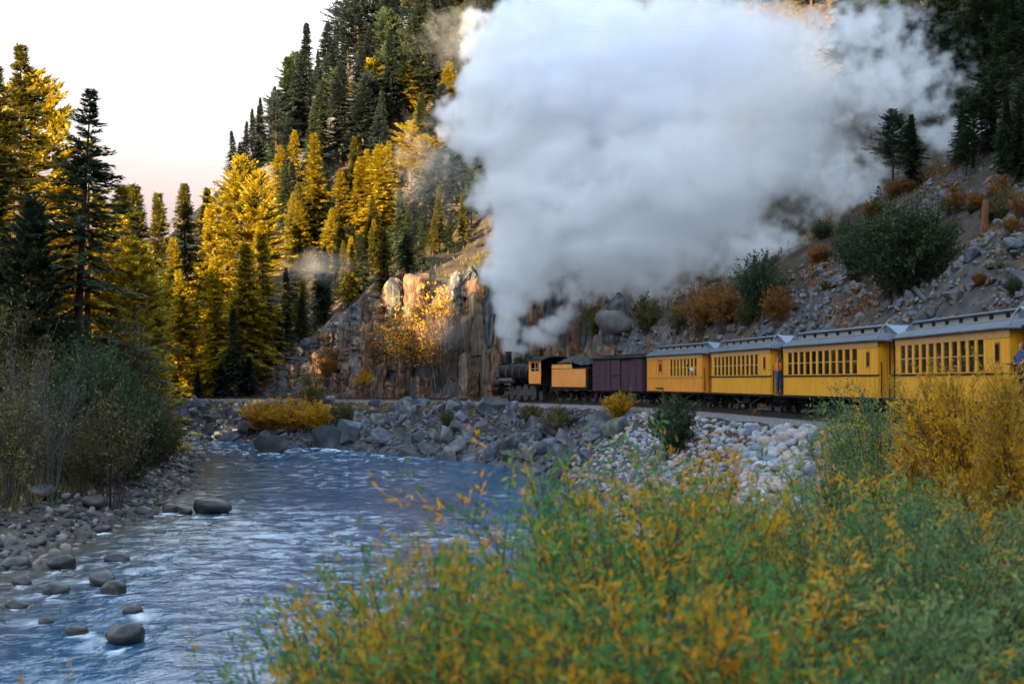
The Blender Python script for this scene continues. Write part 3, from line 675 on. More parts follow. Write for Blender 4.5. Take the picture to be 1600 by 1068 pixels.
def slab_mesh(i, seed):
    r = np.random.default_rng(seed); n = 9; rings = []
    a = np.sort(np.linspace(0, 2 * math.pi, n, endpoint=False) + r.uniform(-.18, .18, n))
    rad = 1 + .18 * np.sign(np.sin(a * 2 + r.uniform(0, 6))) * r.random(n); bx_ = np.cos(a) * rad; by_ = np.sin(a) * rad * .75
    crack = r.normal(0, .07, n); lean = r.uniform(-.12, .12); top = r.uniform(-.6, .6, 2); led = np.cumsum(r.choice([0, 0, .05, .09], 13))
    for q, z in enumerate(np.linspace(-.08, 1, 12)):
        k = 1.14 - led[q] * .8 - (.22 if q == 11 else .06 if q == 10 else 0); j = r.normal(0, .075, (n, 2))
        rings.append([(bx_[m] * (k + crack[m]) + j[m, 0] + lean * z, by_[m] * (k + crack[m]) + j[m, 1], z + (top[0] * bx_[m] + top[1] * by_[m]) * .28 * max(0, z) ** 2 + r.normal(0, .012)) for m in range(n)])
    return MB().loft(rings).mesh('rock_slab', M_slabs[i % 3])
SLABS = [slab_mesh(i, 100 + i) for i in range(15)]
cliff = tag(empty('cliff'), kind='structure')
def add_slab(x, y, w_, h, dpt, kindm, z=None, ang=0):
    z = ground(np.array([x]), np.array([y]))[0] if z is None else z
    k = [i for i in range(15) if i % 3 == kindm]
    o = obj('rock_slab', SLABS[int(rng.choice(k))], cliff, (x, y, z), (rng.normal(0, .05), rng.normal(0, .07), ang + rng.choice([0, math.pi]) + rng.normal(0, .2)), (w_ / 2, dpt / 2, h))
def cliff_face(s0, s1, row, hs_, ws, kinds):
    s = s0
    while s < s1:
        w_ = rng.uniform(*ws); p = tr_at(np.array([s - .5, s + .5])); t = p[1] - p[0]; t /= np.linalg.norm(t); nr = np.array([t[1], -t[0]])
        c = p.mean(0); toe = 3.6 + 3.2 * float(np.clip(fbm(c[0] / 6, c[1] / 6, 21, 2) + .25, 0, 1))
        q = c + nr * (toe + row + rng.normal(0, .35)); ch = float(np.interp(c[0], CLX, CLH))
        h = ch * rng.uniform(*hs_) * .82
        if h > 1: add_slab(q[0], q[1], w_ * 1.25, h, w_ * rng.uniform(1.0, 1.7), int(rng.choice(kinds)), BEDZ - .4 + (0 if row < .6 else max(0, ground(q[0:1], q[1:2])[0] - BEDZ - h * .35)), math.atan2(t[1], t[0]))
        s += w_ * .72
SENG = CLO + 3
cliff_face(SENG - 6, SENG + 11, .3, (.35, .7), (.6, 1.3), [0, 0, 2])
cliff_face(SENG - 6, SENG + 10, 1.3, (.6, .9), (.7, 1.6), [0, 0, 2])
cliff_face(SENG - 6, SENG + 10, 2.3, (.7, 1.0), (.9, 1.8), [0, 1, 1])
cliff_face(SENG + 17, SENG + 34, .6, (.25, .6), (.7, 1.6), [0, 0, 2, 1])
cliff_face(SENG + 10, SENG + 35, 1.7, (.3, .65), (.8, 1.8), [0, 0, 2, 0])
cliff_face(SENG + 10, SENG + 34, 2.9, (.3, .55), (.9, 2.2), [1, 0, 2, 0])
cliff_face(SENG + 10, SENG + 33, 4.2, (.25, .45), (1.0, 2.4), [1, 1, 2])
cliff_face(C4 + 2, C4 + 17, .9, (.6, 1.0), (.9, 2.0), [2, 1, 2])
cliff_face(C4 + 20, SENG - 8, .9, (.4, .8), (1.0, 2.2), [1, 1, 2])
def rock_proto(seed, angular):
    r = np.random.default_rng(seed); bm = bmesh.new()
    if angular:
        for _ in range(16):
            p = r.normal(0, 1, 3); p /= max(abs(p[0]), abs(p[1]), abs(p[2])) ** .7 * np.linalg.norm(p) ** .3
            bm.verts.new((p[0] * .5, p[1] * .38, p[2] * .32))
        res = bmesh.ops.convex_hull(bm, input=bm.verts[:]); bmesh.ops.delete(bm, geom=[v for v in bm.verts if not v.link_faces], context='VERTS')
        bmesh.ops.bevel(bm, geom=bm.edges[:], offset=.025, segments=1, affect='EDGES', clamp_overlap=True)
    else:
        bmesh.ops.create_icosphere(bm, subdivisions=3, radius=.5)
        ph = r.uniform(0, 9, 6)
        for v in bm.verts:
            c = v.co; k = 1 + .13 * math.sin(c.x * 5 + ph[0]) * math.sin(c.y * 4 + ph[1]) + .10 * math.sin(c.z * 6 + ph[2] + c.x * 4) + .05 * math.sin(c.y * 11 + ph[3])
            v.co = Vector((c.x * k, c.y * k * .78, c.z * k * .58))
    me = bpy.data.meshes.new('rock'); bm.to_mesh(me); bm.free()
    if not angular: me.polygons.foreach_set('use_smooth', [True] * len(me.polygons))
    return me
def protos(n, angular, mats, seed):
    out = []
    for i in range(n):
        me = rock_proto(seed + i, angular); me.materials.append(mats[i % len(mats)]); out.append(me)
    return out
RIP = protos(10, True, M_rip, 10); COB = protos(12, False, M_cob, 40); WETR = protos(6, False, [M_wet], 70); BNK = protos(8, False, [M_bank], 90)
def rock(name, pool, x, y, size, label, cat='rock', group=None, sink=.3, tilt=.35, zmin=None, flat=1):
    z = ground(np.array([x]), np.array([y]))[0]
    if zmin is not None: z = max(z, zmin)
    o = obj(name, pool[int(rng.integers(len(pool)))], None, (x, y, z + size * .3 * (1 - 2 * sink) * flat), (rng.normal(0, tilt), rng.normal(0, tilt), rng.uniform(0, 6.3)), (size, size * rng.uniform(.8, 1.1), size * rng.uniform(.8, 1.15) * flat))
    return tag(o, label, cat, group)
def rocks_in(n, X0, X1, Y0, Y1, cond):
    """random ground spots that satisfy cond(d, l, r, x, y)"""
    out = []
    while len(out) < n:
        x = rng.uniform(X0, X1, 3000); y = rng.uniform(Y0, Y1, 3000); P, d, it, l, r = ground_info(x, y)
        k = cond(d, l, r, x, y) & (np.abs(x) < .40 * y + 3)
        out += list(zip(x[k], y[k]))
    return out[:n]
rip_zone = lambda d, l, r, x, y: (r > -.9) & (d < -2.5) & (y > 86)
cob_zone = lambda d, l, r, x, y: (r > .3) & (d < -2.6) & (y <= 90) & (y > 34) & (x > .16 * y)
for x, y in rocks_in(170, -34, 12, 86, 135, rip_zone):
    rock('riprap_boulder', RIP, x, y, rng.uniform(.9, 2.2), 'angular grey boulder in the riprap bank between track and river', group='riprap boulders below the track', tilt=.6)
for x, y in rocks_in(170, 0, 16, 38, 90, cob_zone):
    rock('cobble', COB, x, y, rng.uniform(.42, .95), 'rounded pale boulder on the stony slope below the yellow coaches', group='pale boulders below the coaches', tilt=.4)
for x, y in rocks_in(90, -30, -8, 30, 112, lambda d, l, r, x, y: (l > np.where(y < 52, -1.0, -1.2)) & (l < 3.5)):
    rock('bank_stone', BNK, x, y, rng.uniform(.35, .8), 'rounded grey stone on the shaded left river bank', group='stones of the left bank', zmin=float(zwater(y)) - .05)
def rock_mass(name, spots, smin, smax, mats, angular, label, parent=None, zmin=False):
    tm = []
    for k in range(6):
        bm = bmesh.new()
        if angular:
            r = np.random.default_rng(300 + k)
            for _ in range(12):
                p = r.normal(0, 1, 3); p /= np.linalg.norm(p); bm.verts.new((p[0] * .5, p[1] * .4, p[2] * .33))
            bmesh.ops.convex_hull(bm, input=bm.verts[:])
        else:
            bmesh.ops.create_icosphere(bm, subdivisions=2, radius=.5)
            r = np.random.default_rng(400 + k)
            for v in bm.verts: v.co = Vector((v.co.x * 1.05, v.co.y * .8, v.co.z * .6)) * (1 + r.normal(0, .05))
        bmesh.ops.triangulate(bm, faces=bm.faces[:]); bm.verts.index_update()
        tm.append((np.array([v.co[:] for v in bm.verts]), np.array([[v.index for v in f.verts] for f in bm.faces]))); bm.free()
    xs = np.array([p[0] for p in spots]); ys = np.array([p[1] for p in spots]); zs = ground(xs, ys)
    if zmin: zs = np.maximum(zs, zwater(ys) - .08)
    V = []; Fc = []; MI = []; off = 0
    for x, y, z in zip(xs, ys, zs):
        v, f = tm[int(rng.integers(6))]; sz = smin + (smax - smin) * rng.random() ** 2
        m = np.array(Euler((rng.normal(0, .5), rng.normal(0, .5), rng.uniform(0, 6.3))).to_matrix())
        V.append((v * sz * rng.uniform(.8, 1.2, 3)) @ m.T + (x, y, z + sz * .1)); Fc.append(f + off); off += len(v); MI += [int(rng.integers(len(mats)))] * len(f)
    me = new_mesh(name, np.vstack(V), np.vstack(Fc), mats, not angular, MI)
    return tag(obj(name, me, parent), label, 'rocks', kind='stuff')
rock_mass('riprap_rubble', rocks_in(2600, -36, 13, 84, 137, rip_zone), .25, .8, M_rip, True, 'smaller broken rock filling the riprap bank')
rock_mass('cobble_bed', rocks_in(4200, -4, 16, 33, 90, lambda d, l, r, x, y: (r > -.6) & (d < -2.45) & (x > .0 * y)), .14, .5, M_cob, False, 'small pale cobbles filling the slope below the coaches')
rock_mass('bank_shingle', rocks_in(2600, -34, -6, 28, 116, lambda d, l, r, x, y: (l > np.where(y < 52, -.8, -.9)) & (l < 6)), .14, .5, [M_bank, M_bank, M_cob[2]], False, 'small grey stones covering the left bank', zmin=True)
rock_mass('scree', rocks_in(5200, 8, 46, 42, 112, lambda d, l, r, x, y: (d > 3.2) & (d < 40) & (fbm(x / 9, y / 9, 61, 2) > -.12)), .2, .85, [M_scree, M_scree, M_slabs[2]], True, 'grey scree covering the slope behind the coaches')
rock_mass('trackside_rubble', rocks_in(900, -34, 6, 104, 142, lambda d, l, r, x, y: (d > 2.6) & (d < 6.5)), .15, .6, [M_rip[1], M_slabs[0]], True, 'broken stone at the foot of the cliff')
for px, py, wd, lab in [(88, 925, 40, 'rounded dark boulder in the shallows near the left edge, left of its twin'), (181, 926, 43, 'dark rounded boulder in the shallows, right of its twin'),
    (201, 1000, 56, 'dark wet boulder nearest the bottom edge of the river'), (329, 800, 50, 'broad flat-topped boulder standing farthest out in the river'),
    (268, 799, 30, 'tall boulder between two smaller stones off the left bank'), (291, 801, 20, 'small boulder squeezed between the tall and the broad boulder'), (72, 808, 46, 'large dark boulder at the waterline by the left edge'),
    (148, 806, 36, 'grey boulder just right of the large dark waterline boulder'), (228, 803, 30, 'low square boulder left of the tall river boulder'), (164, 829, 28, 'pale rounded stone alone in front of the left bank'),
    (252, 831, 20, 'small stone alone in open water below the tall boulder'), (100, 886, 42, 'low dark stone awash above the twin boulders'), (186, 876, 34, 'flat stone just breaking the surface in midstream'),
    (162, 909, 44, 'flat dark stone just above the right twin boulder'), (28, 946, 30, 'small dark stone at the left picture edge below the twins'), (75, 968, 22, 'little dark stone below the left twin boulder'),
    (122, 988, 40, 'low brownish stone awash left of the nearest wet boulder'), (211, 955, 38, 'low dark stone between right twin and nearest wet boulder'), (37, 911, 34, 'low stone awash at the left edge above the twins'), (30, 885, 40, 'flat grey stone near the left edge of the shallows')]:
    y = F * CAMZ / (py - 594); x = (px - 800) / F * y; sz = wd / F * y
    rock('river_boulder', WETR, x, y, sz * 1.15, lab, 'boulder', 'boulders standing in the river', sink=.15, tilt=.1, zmin=-.1)
for px, py, wd, lab in [(425, 707, 54, 'flat-topped grey rock in the river before the orange bush'), (540, 690, 60, 'big pale pointed rock at the riprap toe right of the orange bush'), (514, 697, 56, 'dark rounded block at the riprap toe below the pale pointed rock'), (350, 688, 26, 'dark rock in the riffle at the far bend'), (322, 690, 26, 'tan flat rock in the riffle at the far bend'), (385, 716, 16, 'tiny dark rock in the river left of the flat-topped rock')]:
    h = ray_hit(px, py); rock('river_rock', RIP, h[0], h[1], wd / F * h[1] * 1.05, lab, 'boulder', 'boulders standing in the river', sink=.1, tilt=.15, zmin=float(zwater(h[1])) - .1)
fa = wme.attributes['foam_glint']; fv = np.empty(len(wme.vertices), dtype=np.float32); fa.data.foreach_get('value', fv); fv = np.clip(fv, 0, 1)
for b_ in [o for o in bpy.data.objects if o.name.startswith(('river_boulder', 'river_rock'))]:      # broken water round and below each boulder
    dx = WX.ravel() - b_.location.x; dy = WY.ravel() - b_.location.y; z_ = b_.scale.x
    fv = np.maximum(fv, 1.6 * np.exp(-((dx / (z_ * .75)) ** 2 + (np.where(dy < 0, dy / (z_ * 1.9), dy / (z_ * .55))) ** 2)))
fa.data.foreach_set('value', fv.astype(np.float32))
rk = ray_hit(966, 556); rock('outcrop', BNK, rk[0], rk[1] + .5, 3.4, 'big rounded grey rock behind the maroon boxcar roof', 'boulder', sink=.1, tilt=.1)
for px, py, wd, lab in [(1385, 700, 0, ''),]: pass
rk = (4.2, 11.8); rock('shore_boulder', [COB[2]], rk[0], rk[1], .62, 'reddish boulder at the bottom right corner under the bushes', 'boulder', sink=.25)
for i, (px, py, wd) in enumerate([(1520, 410, 28), (1490, 470, 34), (1455, 500, 24), (1420, 470, 26), (1585, 395, 36), (1580, 330, 24), (1510, 330, 20), (1275, 430, 20), (1450, 440, 18), (1545, 440, 26), (1595, 440, 34), (1240, 460, 20)]):
    h = ray_hit(px, py)
    if h: rock('scree_block', RIP, h[0], h[1], wd / F * h[1] * 1.1, 'larger angular block lying in the scree behind the coaches', group='blocks in the scree', tilt=.5)

# ------------------------------------------------------------------ foliage builders
M_bark = mat('bark', [(.025, .018, .014), (.075, .05, .035)], 4, .95, .6, 12, stretch=(3, 3, .5))
M_bark_red = mat('bark_red', [(.10, .04, .022), (.22, .085, .04)], 4, .95, .6, 12, stretch=(3, 3, .5))
M_twig = mat('twig_grey', [(.06, .054, .052), (.13, .115, .11)], 6, .9, .2)
M_twigd = mat('twig_dark', [(.03, .022, .018), (.08, .06, .045)], 6, .9, .2)
LM = {
 'sun_gold': leafmat('needles_sunlit_gold', [(0, (.12, .10, .012)), (.45, (.36, .27, .016)), (1, (.60, .46, .025))], .45),  # golden sunlight put into the needle colour of green conifers
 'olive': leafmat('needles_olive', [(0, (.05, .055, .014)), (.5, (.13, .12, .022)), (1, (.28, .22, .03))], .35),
 'dark': leafmat('needles_shade_dark', [(0, (.026, .043, .026)), (.5, (.058, .085, .046)), (1, (.115, .14, .065))], .35),  # darker copy: shade put into the needle colour
 'blue': leafmat('needles_shade_blue', [(0, (.015, .026, .028)), (.5, (.034, .052, .052)), (1, (.06, .085, .075))], .25),  # darkest copy: bluish shade put into the needle colour
 'willow': leafmat('leaves_willow', [(0, (.05, .16, .045)), (.38, (.125, .30, .065)), (.52, (.28, .28, .03)), (.66, (.60, .32, .014)), (1, (.72, .33, .02))], .4, rand=.12),
 'green': leafmat('leaves_green', [(0, (.08, .16, .06)), (.42, (.18, .30, .10)), (.66, (.38, .38, .10)), (.85, (.62, .38, .03)), (1, (.66, .36, .03))], .4, rand=.12),
 'yellow': leafmat('leaves_yellow', [(0, (.26, .15, .010)), (.5, (.60, .32, .012)), (1, (.74, .41, .02))], .4, rand=.12),
 'orange': leafmat('leaves_orange', [(0, (.22, .11, .010)), (.5, (.50, .25, .012)), (1, (.62, .31, .015))], .35, rand=.12),
 'rust': leafmat('leaves_rust', [(0, (.08, .045, .014)), (.5, (.24, .105, .022)), (1, (.42, .18, .03))], .3, rand=.15),
 'drab': leafmat('leaves_drab', [(0, (.045, .048, .018)), (.5, (.11, .10, .036)), (1, (.22, .17, .045))], .3, rand=.15),
 'dkgreen': leafmat('leaves_dark_green', [(0, (.020, .036, .016)), (.6, (.045, .075, .030)), (1, (.10, .125, .045))], .3, rand=.15),
 'straw': leafmat('grass_straw', [(0, (.18, .11, .04)), (1, (.42, .28, .10))], .3),
}
def kites(p, d, ln, wd, rg, nup=None):
    """one 4-corner blade per row: base p, direction d, length, width"""
    n = len(p); d = d / (np.linalg.norm(d, axis=1)[:, None] + 1e-9)
    q = rg.normal(0, 1, (n, 3)) if nup is None else nup + rg.normal(0, .35, (n, 3))
    sd = np.cross(d, q); sd /= (np.linalg.norm(sd, axis=1)[:, None] + 1e-9)
    m = p + d * ln[:, None] * .45
    V = np.stack([p, m + sd * wd[:, None] / 2, p + d * ln[:, None], m - sd * wd[:, None] / 2], 1).reshape(-1, 3)
    return V, np.arange(n * 4).reshape(n, 4)
def tubes(paths, radii, n=4):
    """paths: list of (k,3) arrays; radii: list of (r0, r1)"""
    V = []; Fc = []; off = 0
    for P, (r0, r1) in zip(paths, radii):
        P = np.asarray(P, float); k = len(P); t = np.gradient(P, axis=0); t /= np.linalg.norm(t, axis=1)[:, None] + 1e-9
        u = np.cross(t, np.array([.31, .17, .93]) if abs(t[0, 2]) < .9 else np.array([1., .1, 0])); u /= np.linalg.norm(u, axis=1)[:, None] + 1e-9; w_ = np.cross(t, u)
        rr = np.linspace(r0, r1, k)[:, None]
        ring = np.stack([P + (u * math.cos(a) + w_ * math.sin(a)) * rr for a in np.linspace(0, 2 * math.pi, n, endpoint=False)], 1)
        V.append(ring.reshape(-1, 3)); i = np.arange(k * n).reshape(k, n) + off; j = np.roll(i, -1, 1)
        Fc.append(np.stack([i[:-1], j[:-1], j[1:], i[1:]], -1).reshape(-1, 4)); off += k * n
    return np.vstack(V), np.vstack(Fc)
def conifer(seed, H=12., Rr=2.4, base=.12, nb=300, ns=11, style='spruce', tw=.13):
    g = np.random.default_rng(seed); t = np.sort(g.random(nb) ** (.8 if style == 'spruce' else .75)); h = (base + (1 - base) * t) * H * .985
    az = np.arange(nb) * 2.39996 + g.normal(0, .5, nb)
    bend = g.normal(0, .012 * H, 2)
    lob = 1 + .34 * np.sin(az * 1.0 + g.uniform(0, 6)) * np.sin(t * 9 + g.uniform(0, 6))
    if style == 'spruce': L = Rr * (1 - t) ** .82 * g.uniform(.45, 1.12, nb) * lob * np.where(vn(az % 6.283 * 1.1, t * 7, seed) < .27, .35, 1) + .12
    else: L = Rr * np.clip(np.sin(np.pi * (.12 + .86 * t ** .9)), .12, 1) ** .8 * g.uniform(.45, 1.1, nb) * lob + .15
    el = np.interp(t, [0, .5, 1], [-.30, -.05, .55] if style == 'spruce' else [-.25, .1, .6]) + g.normal(0, .12, nb)
    f = np.linspace(.18, 1, ns)
    if style != 'spruce': f = np.linspace(.35, 1, ns)
    B = np.zeros((nb, ns, 3)); hl = L[:, None] * f
    droop = (-.22 if style == 'spruce' else -.05) * hl * f
    B[..., 0] = np.cos(az)[:, None] * hl * np.cos(el)[:, None] + (bend[0] * (h / H) ** 2)[:, None]
    B[..., 1] = np.sin(az)[:, None] * hl * np.cos(el)[:, None] + (bend[1] * (h / H) ** 2)[:, None]
    B[..., 2] = h[:, None] + np.sin(el)[:, None] * hl + droop + (.16 * L[:, None] * f ** 3)
    bd = np.stack([np.cos(az) * np.cos(el), np.sin(az) * np.cos(el), np.sin(el)], 1)
    sdv = np.stack([-np.sin(az), np.cos(az), 0 * az], 1)
    P = []; D = []; LN = []; TI = []
    k = 4 if style == 'spruce' else 6
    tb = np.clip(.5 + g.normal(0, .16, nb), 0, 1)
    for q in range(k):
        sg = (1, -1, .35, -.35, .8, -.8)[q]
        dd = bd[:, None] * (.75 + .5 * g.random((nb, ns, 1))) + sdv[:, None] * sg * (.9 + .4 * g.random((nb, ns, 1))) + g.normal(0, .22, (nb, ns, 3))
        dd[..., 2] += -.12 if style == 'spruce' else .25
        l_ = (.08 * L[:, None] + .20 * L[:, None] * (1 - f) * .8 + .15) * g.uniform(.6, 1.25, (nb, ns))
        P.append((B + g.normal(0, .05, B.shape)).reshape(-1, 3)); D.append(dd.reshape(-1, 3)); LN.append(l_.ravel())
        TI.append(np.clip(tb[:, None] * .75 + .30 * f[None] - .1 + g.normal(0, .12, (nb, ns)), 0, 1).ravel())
    P = np.vstack(P); D = np.vstack(D); LN = np.concatenate(LN); TI = np.concatenate(TI)
    up = np.tile(np.array([[0, 0, 1.]]), (len(P), 1))
    V, Fc = kites(P, D, LN, np.minimum(LN * .42, tw * 2) * g.uniform(.7, 1.2, len(P)), g, up)
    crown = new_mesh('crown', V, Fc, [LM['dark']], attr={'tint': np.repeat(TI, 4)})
    tz = np.linspace(-.3, H * .98, 10); tp = np.stack([bend[0] * (tz / H) ** 2, bend[1] * (tz / H) ** 2, tz], 1)
    paths = [tp]; rad = [(.016 * H, .006)]
    for i in range(0, nb, 2 if nb < 400 else 3):
        a = np.array([bend[0] * (h[i] / H) ** 2, bend[1] * (h[i] / H) ** 2, h[i]]); paths.append(np.vstack([a, B[i, ns // 2], B[i, -1]])); rad.append((.006 + .008 * L[i], .004))
    if style != 'spruce' or base > .2:      # dead lower limbs
        for _ in range(14):
            hh = g.uniform(.12, max(base, .3)) * H; a = g.uniform(0, 6.28); l_ = Rr * g.uniform(.25, .7)
            paths.append(np.array([[0, 0, hh], [math.cos(a) * l_ * .5, math.sin(a) * l_ * .5, hh + .02], [math.cos(a) * l_, math.sin(a) * l_, hh - .15]])); rad.append((.02, .005))
    tv, tf = tubes(paths, rad, 5)
    return crown, new_mesh('trunk', tv, tf, [M_bark], True)
def shrub(seed, H=2., spread=1.2, nst=26, nleaf=9000, ll=.09, lw=.022, curl=.5, start=.2, tn=.5, tv_=.25, ntw=4, twm=None, stem_r=.014, round_=0):
    """stems fanning from the base, each with side twigs, leaves along them"""
    g = np.random.default_rng(seed); paths = []; rad = []; tw = []
    for i in range(nst):
        a = g.uniform(0, 6.283); o = spread * math.sqrt(g.random()); hh = H * (g.uniform(.62, 1.0) if not round_ else (.42 + .58 * math.sqrt(max(0, 1 - (o / spread) ** 2))) * g.uniform(.75, 1.05))
        b = np.array([math.cos(a) * o * .22, math.sin(a) * o * .22, -.15]); e = np.array([math.cos(a) * o, math.sin(a) * o, hh])
        t = np.linspace(0, 1, 7)[:, None]; m = np.array([math.cos(a) * o * .3, math.sin(a) * o * .3, hh * .6]) + g.normal(0, .05 * H, 3)
        c = (1 - t) ** 2 * b + 2 * t * (1 - t) * m + t * t * e; paths.append(c); rad.append((stem_r, stem_r * .25)); tw.append((c, g.normal(tn, tv_)))
        for k in range(ntw):
            f0 = g.uniform(start, .92); j = min(5, int(f0 * 6)); p = c[j] + (c[j + 1] - c[j]) * (f0 * 6 - j)
            d = (c[j + 1] - c[j]); d = d / np.linalg.norm(d) + g.normal(0, .55, 3); d[2] = abs(d[2]) * .8 + .1; d /= np.linalg.norm(d)
            l_ = H * g.uniform(.12, .34); q = np.vstack([p, p + d * l_ * .5 + g.normal(0, .02, 3), p + d * l_ + (0, 0, -.05 * l_)]); paths.append(q); rad.append((stem_r * .45, stem_r * .15)); tw.append((q, tw[-1 - k][1] + g.normal(0, .10)))
    v, f = tubes(paths, rad, 4); stems = new_mesh('stem', v, f, [twm or M_twigd], True)
    if nleaf <= 0: return None, stems
    per = np.array([np.linalg.norm(np.diff(q, axis=0), axis=1).sum() * (1.0 if len(q) == 3 else .55) for q, _ in tw]); per = np.maximum(1, (per / per.sum() * nleaf)).astype(int)
    P = []; D = []; T = []
    for (q, ti), n in zip(tw, per):
        fr = g.uniform(.1 if len(q) == 3 else max(start, .3), 1, n) * (len(q) - 1); j = np.minimum(fr.astype(int), len(q) - 2); p = q[j] + (q[j + 1] - q[j]) * (fr - j)[:, None]
        d = q[j + 1] - q[j]; d /= np.linalg.norm(d, axis=1)[:, None]
        P.append(p + g.normal(0, .012 * H, (n, 3))); D.append(d * .8 + g.normal(0, curl, (n, 3)) + (0, 0, .1)); T.append(np.clip(ti + g.normal(0, .09, n), 0, 1))
    P = np.vstack(P); D = np.vstack(D); T = np.concatenate(T); n = len(P)
    zs_ = H / max(.1, np.percentile(P[:, 2], 99.3)); P[:, 2] *= zs_; stems.transform(Matrix.Diagonal((1, 1, zs_, 1)))
    V, Fc = kites(P, D, ll * g.uniform(.6, 1.25, n), lw * g.uniform(.7, 1.3, n), g)
    return new_mesh('foliage', V, Fc, [LM['willow']], attr={'tint': np.repeat(T, 4)}), stems
SP = [conifer(11, base=.06, nb=430, Rr=2.1, tw=.085), conifer(12, base=.10, nb=400, Rr=1.85, tw=.085), conifer(13, base=.05, nb=450, Rr=2.5, tw=.085), conifer(14, base=.14, nb=380, Rr=1.6, tw=.085)]
PN = [conifer(21, base=.30, nb=170, ns=8, Rr=2.6, style='pine', tw=.12), conifer(22, base=.22, nb=190, ns=8, Rr=2.3, style='pine', tw=.12)]
BIG = [conifer(31, H=22, base=.26, nb=190, ns=15, Rr=3.9, tw=.085), conifer(32, H=22, base=.14, nb=360, ns=14, Rr=3.2, tw=.085), conifer(33, H=22, base=.30, nb=300, ns=12, Rr=3.4, style='pine', tw=.12)]
def setm(o, m): o.material_slots[0].link = 'OBJECT'; o.material_slots[0].material = m
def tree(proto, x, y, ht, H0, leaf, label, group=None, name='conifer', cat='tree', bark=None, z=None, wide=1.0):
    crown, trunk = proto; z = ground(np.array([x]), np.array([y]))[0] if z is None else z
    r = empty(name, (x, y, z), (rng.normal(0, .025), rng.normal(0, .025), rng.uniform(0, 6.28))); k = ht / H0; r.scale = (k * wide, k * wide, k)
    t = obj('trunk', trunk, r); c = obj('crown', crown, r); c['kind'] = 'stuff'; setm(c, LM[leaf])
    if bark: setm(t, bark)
    return tag(r, label, cat, group)
def bush(proto, x, y, ht, H0, leaf, label, group=None, name='shrub', wide=1.0, z=None, cat='bush'):
    fol, stem = proto; z = ground(np.array([x]), np.array([y]))[0] if z is None else z
    r = empty(name, (x, y, z), (0, 0, rng.uniform(0, 6.28))); k = ht / H0; r.scale = (k * wide, k * wide, k)
    obj('stem', stem, r)
    if fol: c = obj('foliage', fol, r); c['kind'] = 'stuff'; setm(c, LM[leaf])
    return tag(r, label, cat, group)
def at_depth(px, Y): return (px - 800) / F * Y, Y
def top_h(px, pytop, Y):
    x, y = at_depth(px, Y); return CAMZ + (594 - pytop) / F * Y - ground(np.array([x]), np.array([y]))[0]

# ------------------------------------------------------------------ trees of the left bank
H0 = 12.
def T(proto, px, top, Y, leaf, lab, grp, H=12., wide=1., **k): 
    x, y = at_depth(px, Y); tree(proto, x, y, top_h(px, top, Y), H, leaf, lab, grp, wide=wide, **k)
GL = 'conifers of the left bank'
T(BIG[0], 112, 122, 82, 'dark', 'tall dark pine with bare lower trunk, foremost on the left bank', GL, 22, 1.25)
T(BIG[1], 26, 60, 92, 'olive', 'tallest fir near the left edge, dark below and golden above', GL, 22, 1.25)
T(BIG[2], 72, 104, 106, 'sun_gold', 'golden pine top standing between the tallest fir and the dark pine', GL, 22, 1.2)
T(BIG[1], -16, 92, 84, 'olive', 'dark fir cut by the left edge of the picture', GL, 22, 1.2)
T(BIG[0], 140, 215, 98, 'sun_gold', 'golden fir peeping out right behind the tall dark pine', GL, 22, 1.2)
T(BIG[2], 52, 300, 80, 'dark', 'slender dark trunked pine left of the foremost dark pine', GL, 22, .9)
T(BIG[1], 5, 230, 110, 'sun_gold', 'golden fir glimpsed low behind the left edge firs', GL, 22, 1.2)
T(BIG[0], 100, 290, 118, 'sun_gold', 'golden fir filling the gap behind the dark pine trunk', GL, 22, 1.4)
T(BIG[2], 60, 340, 128, 'sun_gold', 'golden pine far back between the left bank trunks', GL, 22, 1.5)
T(SP[0], 178, 285, 112, 'sun_gold', 'golden fir right of the dark pine, taller left one of two', GL, 12, 1.15)
T(SP[3], 203, 282, 124, 'olive', 'slim fir with pointed olive top beside the sky gap', GL, 12, 1.25)
T(PN[1], 215, 380, 100, 'sun_gold', 'bright golden young pine leaning over the river bank', GL, 12, 1.1)
T(SP[1], 160, 380, 126, 'sun_gold', 'golden fir in second row behind the young pine', GL, 12, 1.4)
for i, (x_, y_, h_) in enumerate([(-41, 96, 24), (-47, 92, 24), (-53, 98, 22), (-46, 104, 22), (-56, 90, 23)]):  # unseen firs carrying on the wood, put in to shade the cliff
    tree(BIG[i % 3], x_, y_, h_, 22, 'olive', 'unseen fir continuing the left wood, added to shade the cliff', 'unseen shading firs of the left wood', wide=1.2)
T(BIG[1], 128, 240, 105, 'sun_gold', 'golden fir close behind the dark pine, left of the young golden pine', GL, 22, 1.2)
T(BIG[0], 40, 210, 101, 'sun_gold', 'golden fir filling the gap between the two left edge firs', GL, 22, 1.2)
T(SP[2], 232, 372, 109, 'sun_gold', 'low golden fir at the end of the left bank', GL, 12, 1.2)
T(SP[0], 195, 335, 107, 'sun_gold', 'golden fir left of the low fir at the end of the bank', GL, 12, 1.3)
T(SP[2], 165, 310, 103, 'sun_gold', 'full golden fir just right of the dark pine trunk', GL, 12, 1.2)
GV = 'golden conifers of the valley floor'
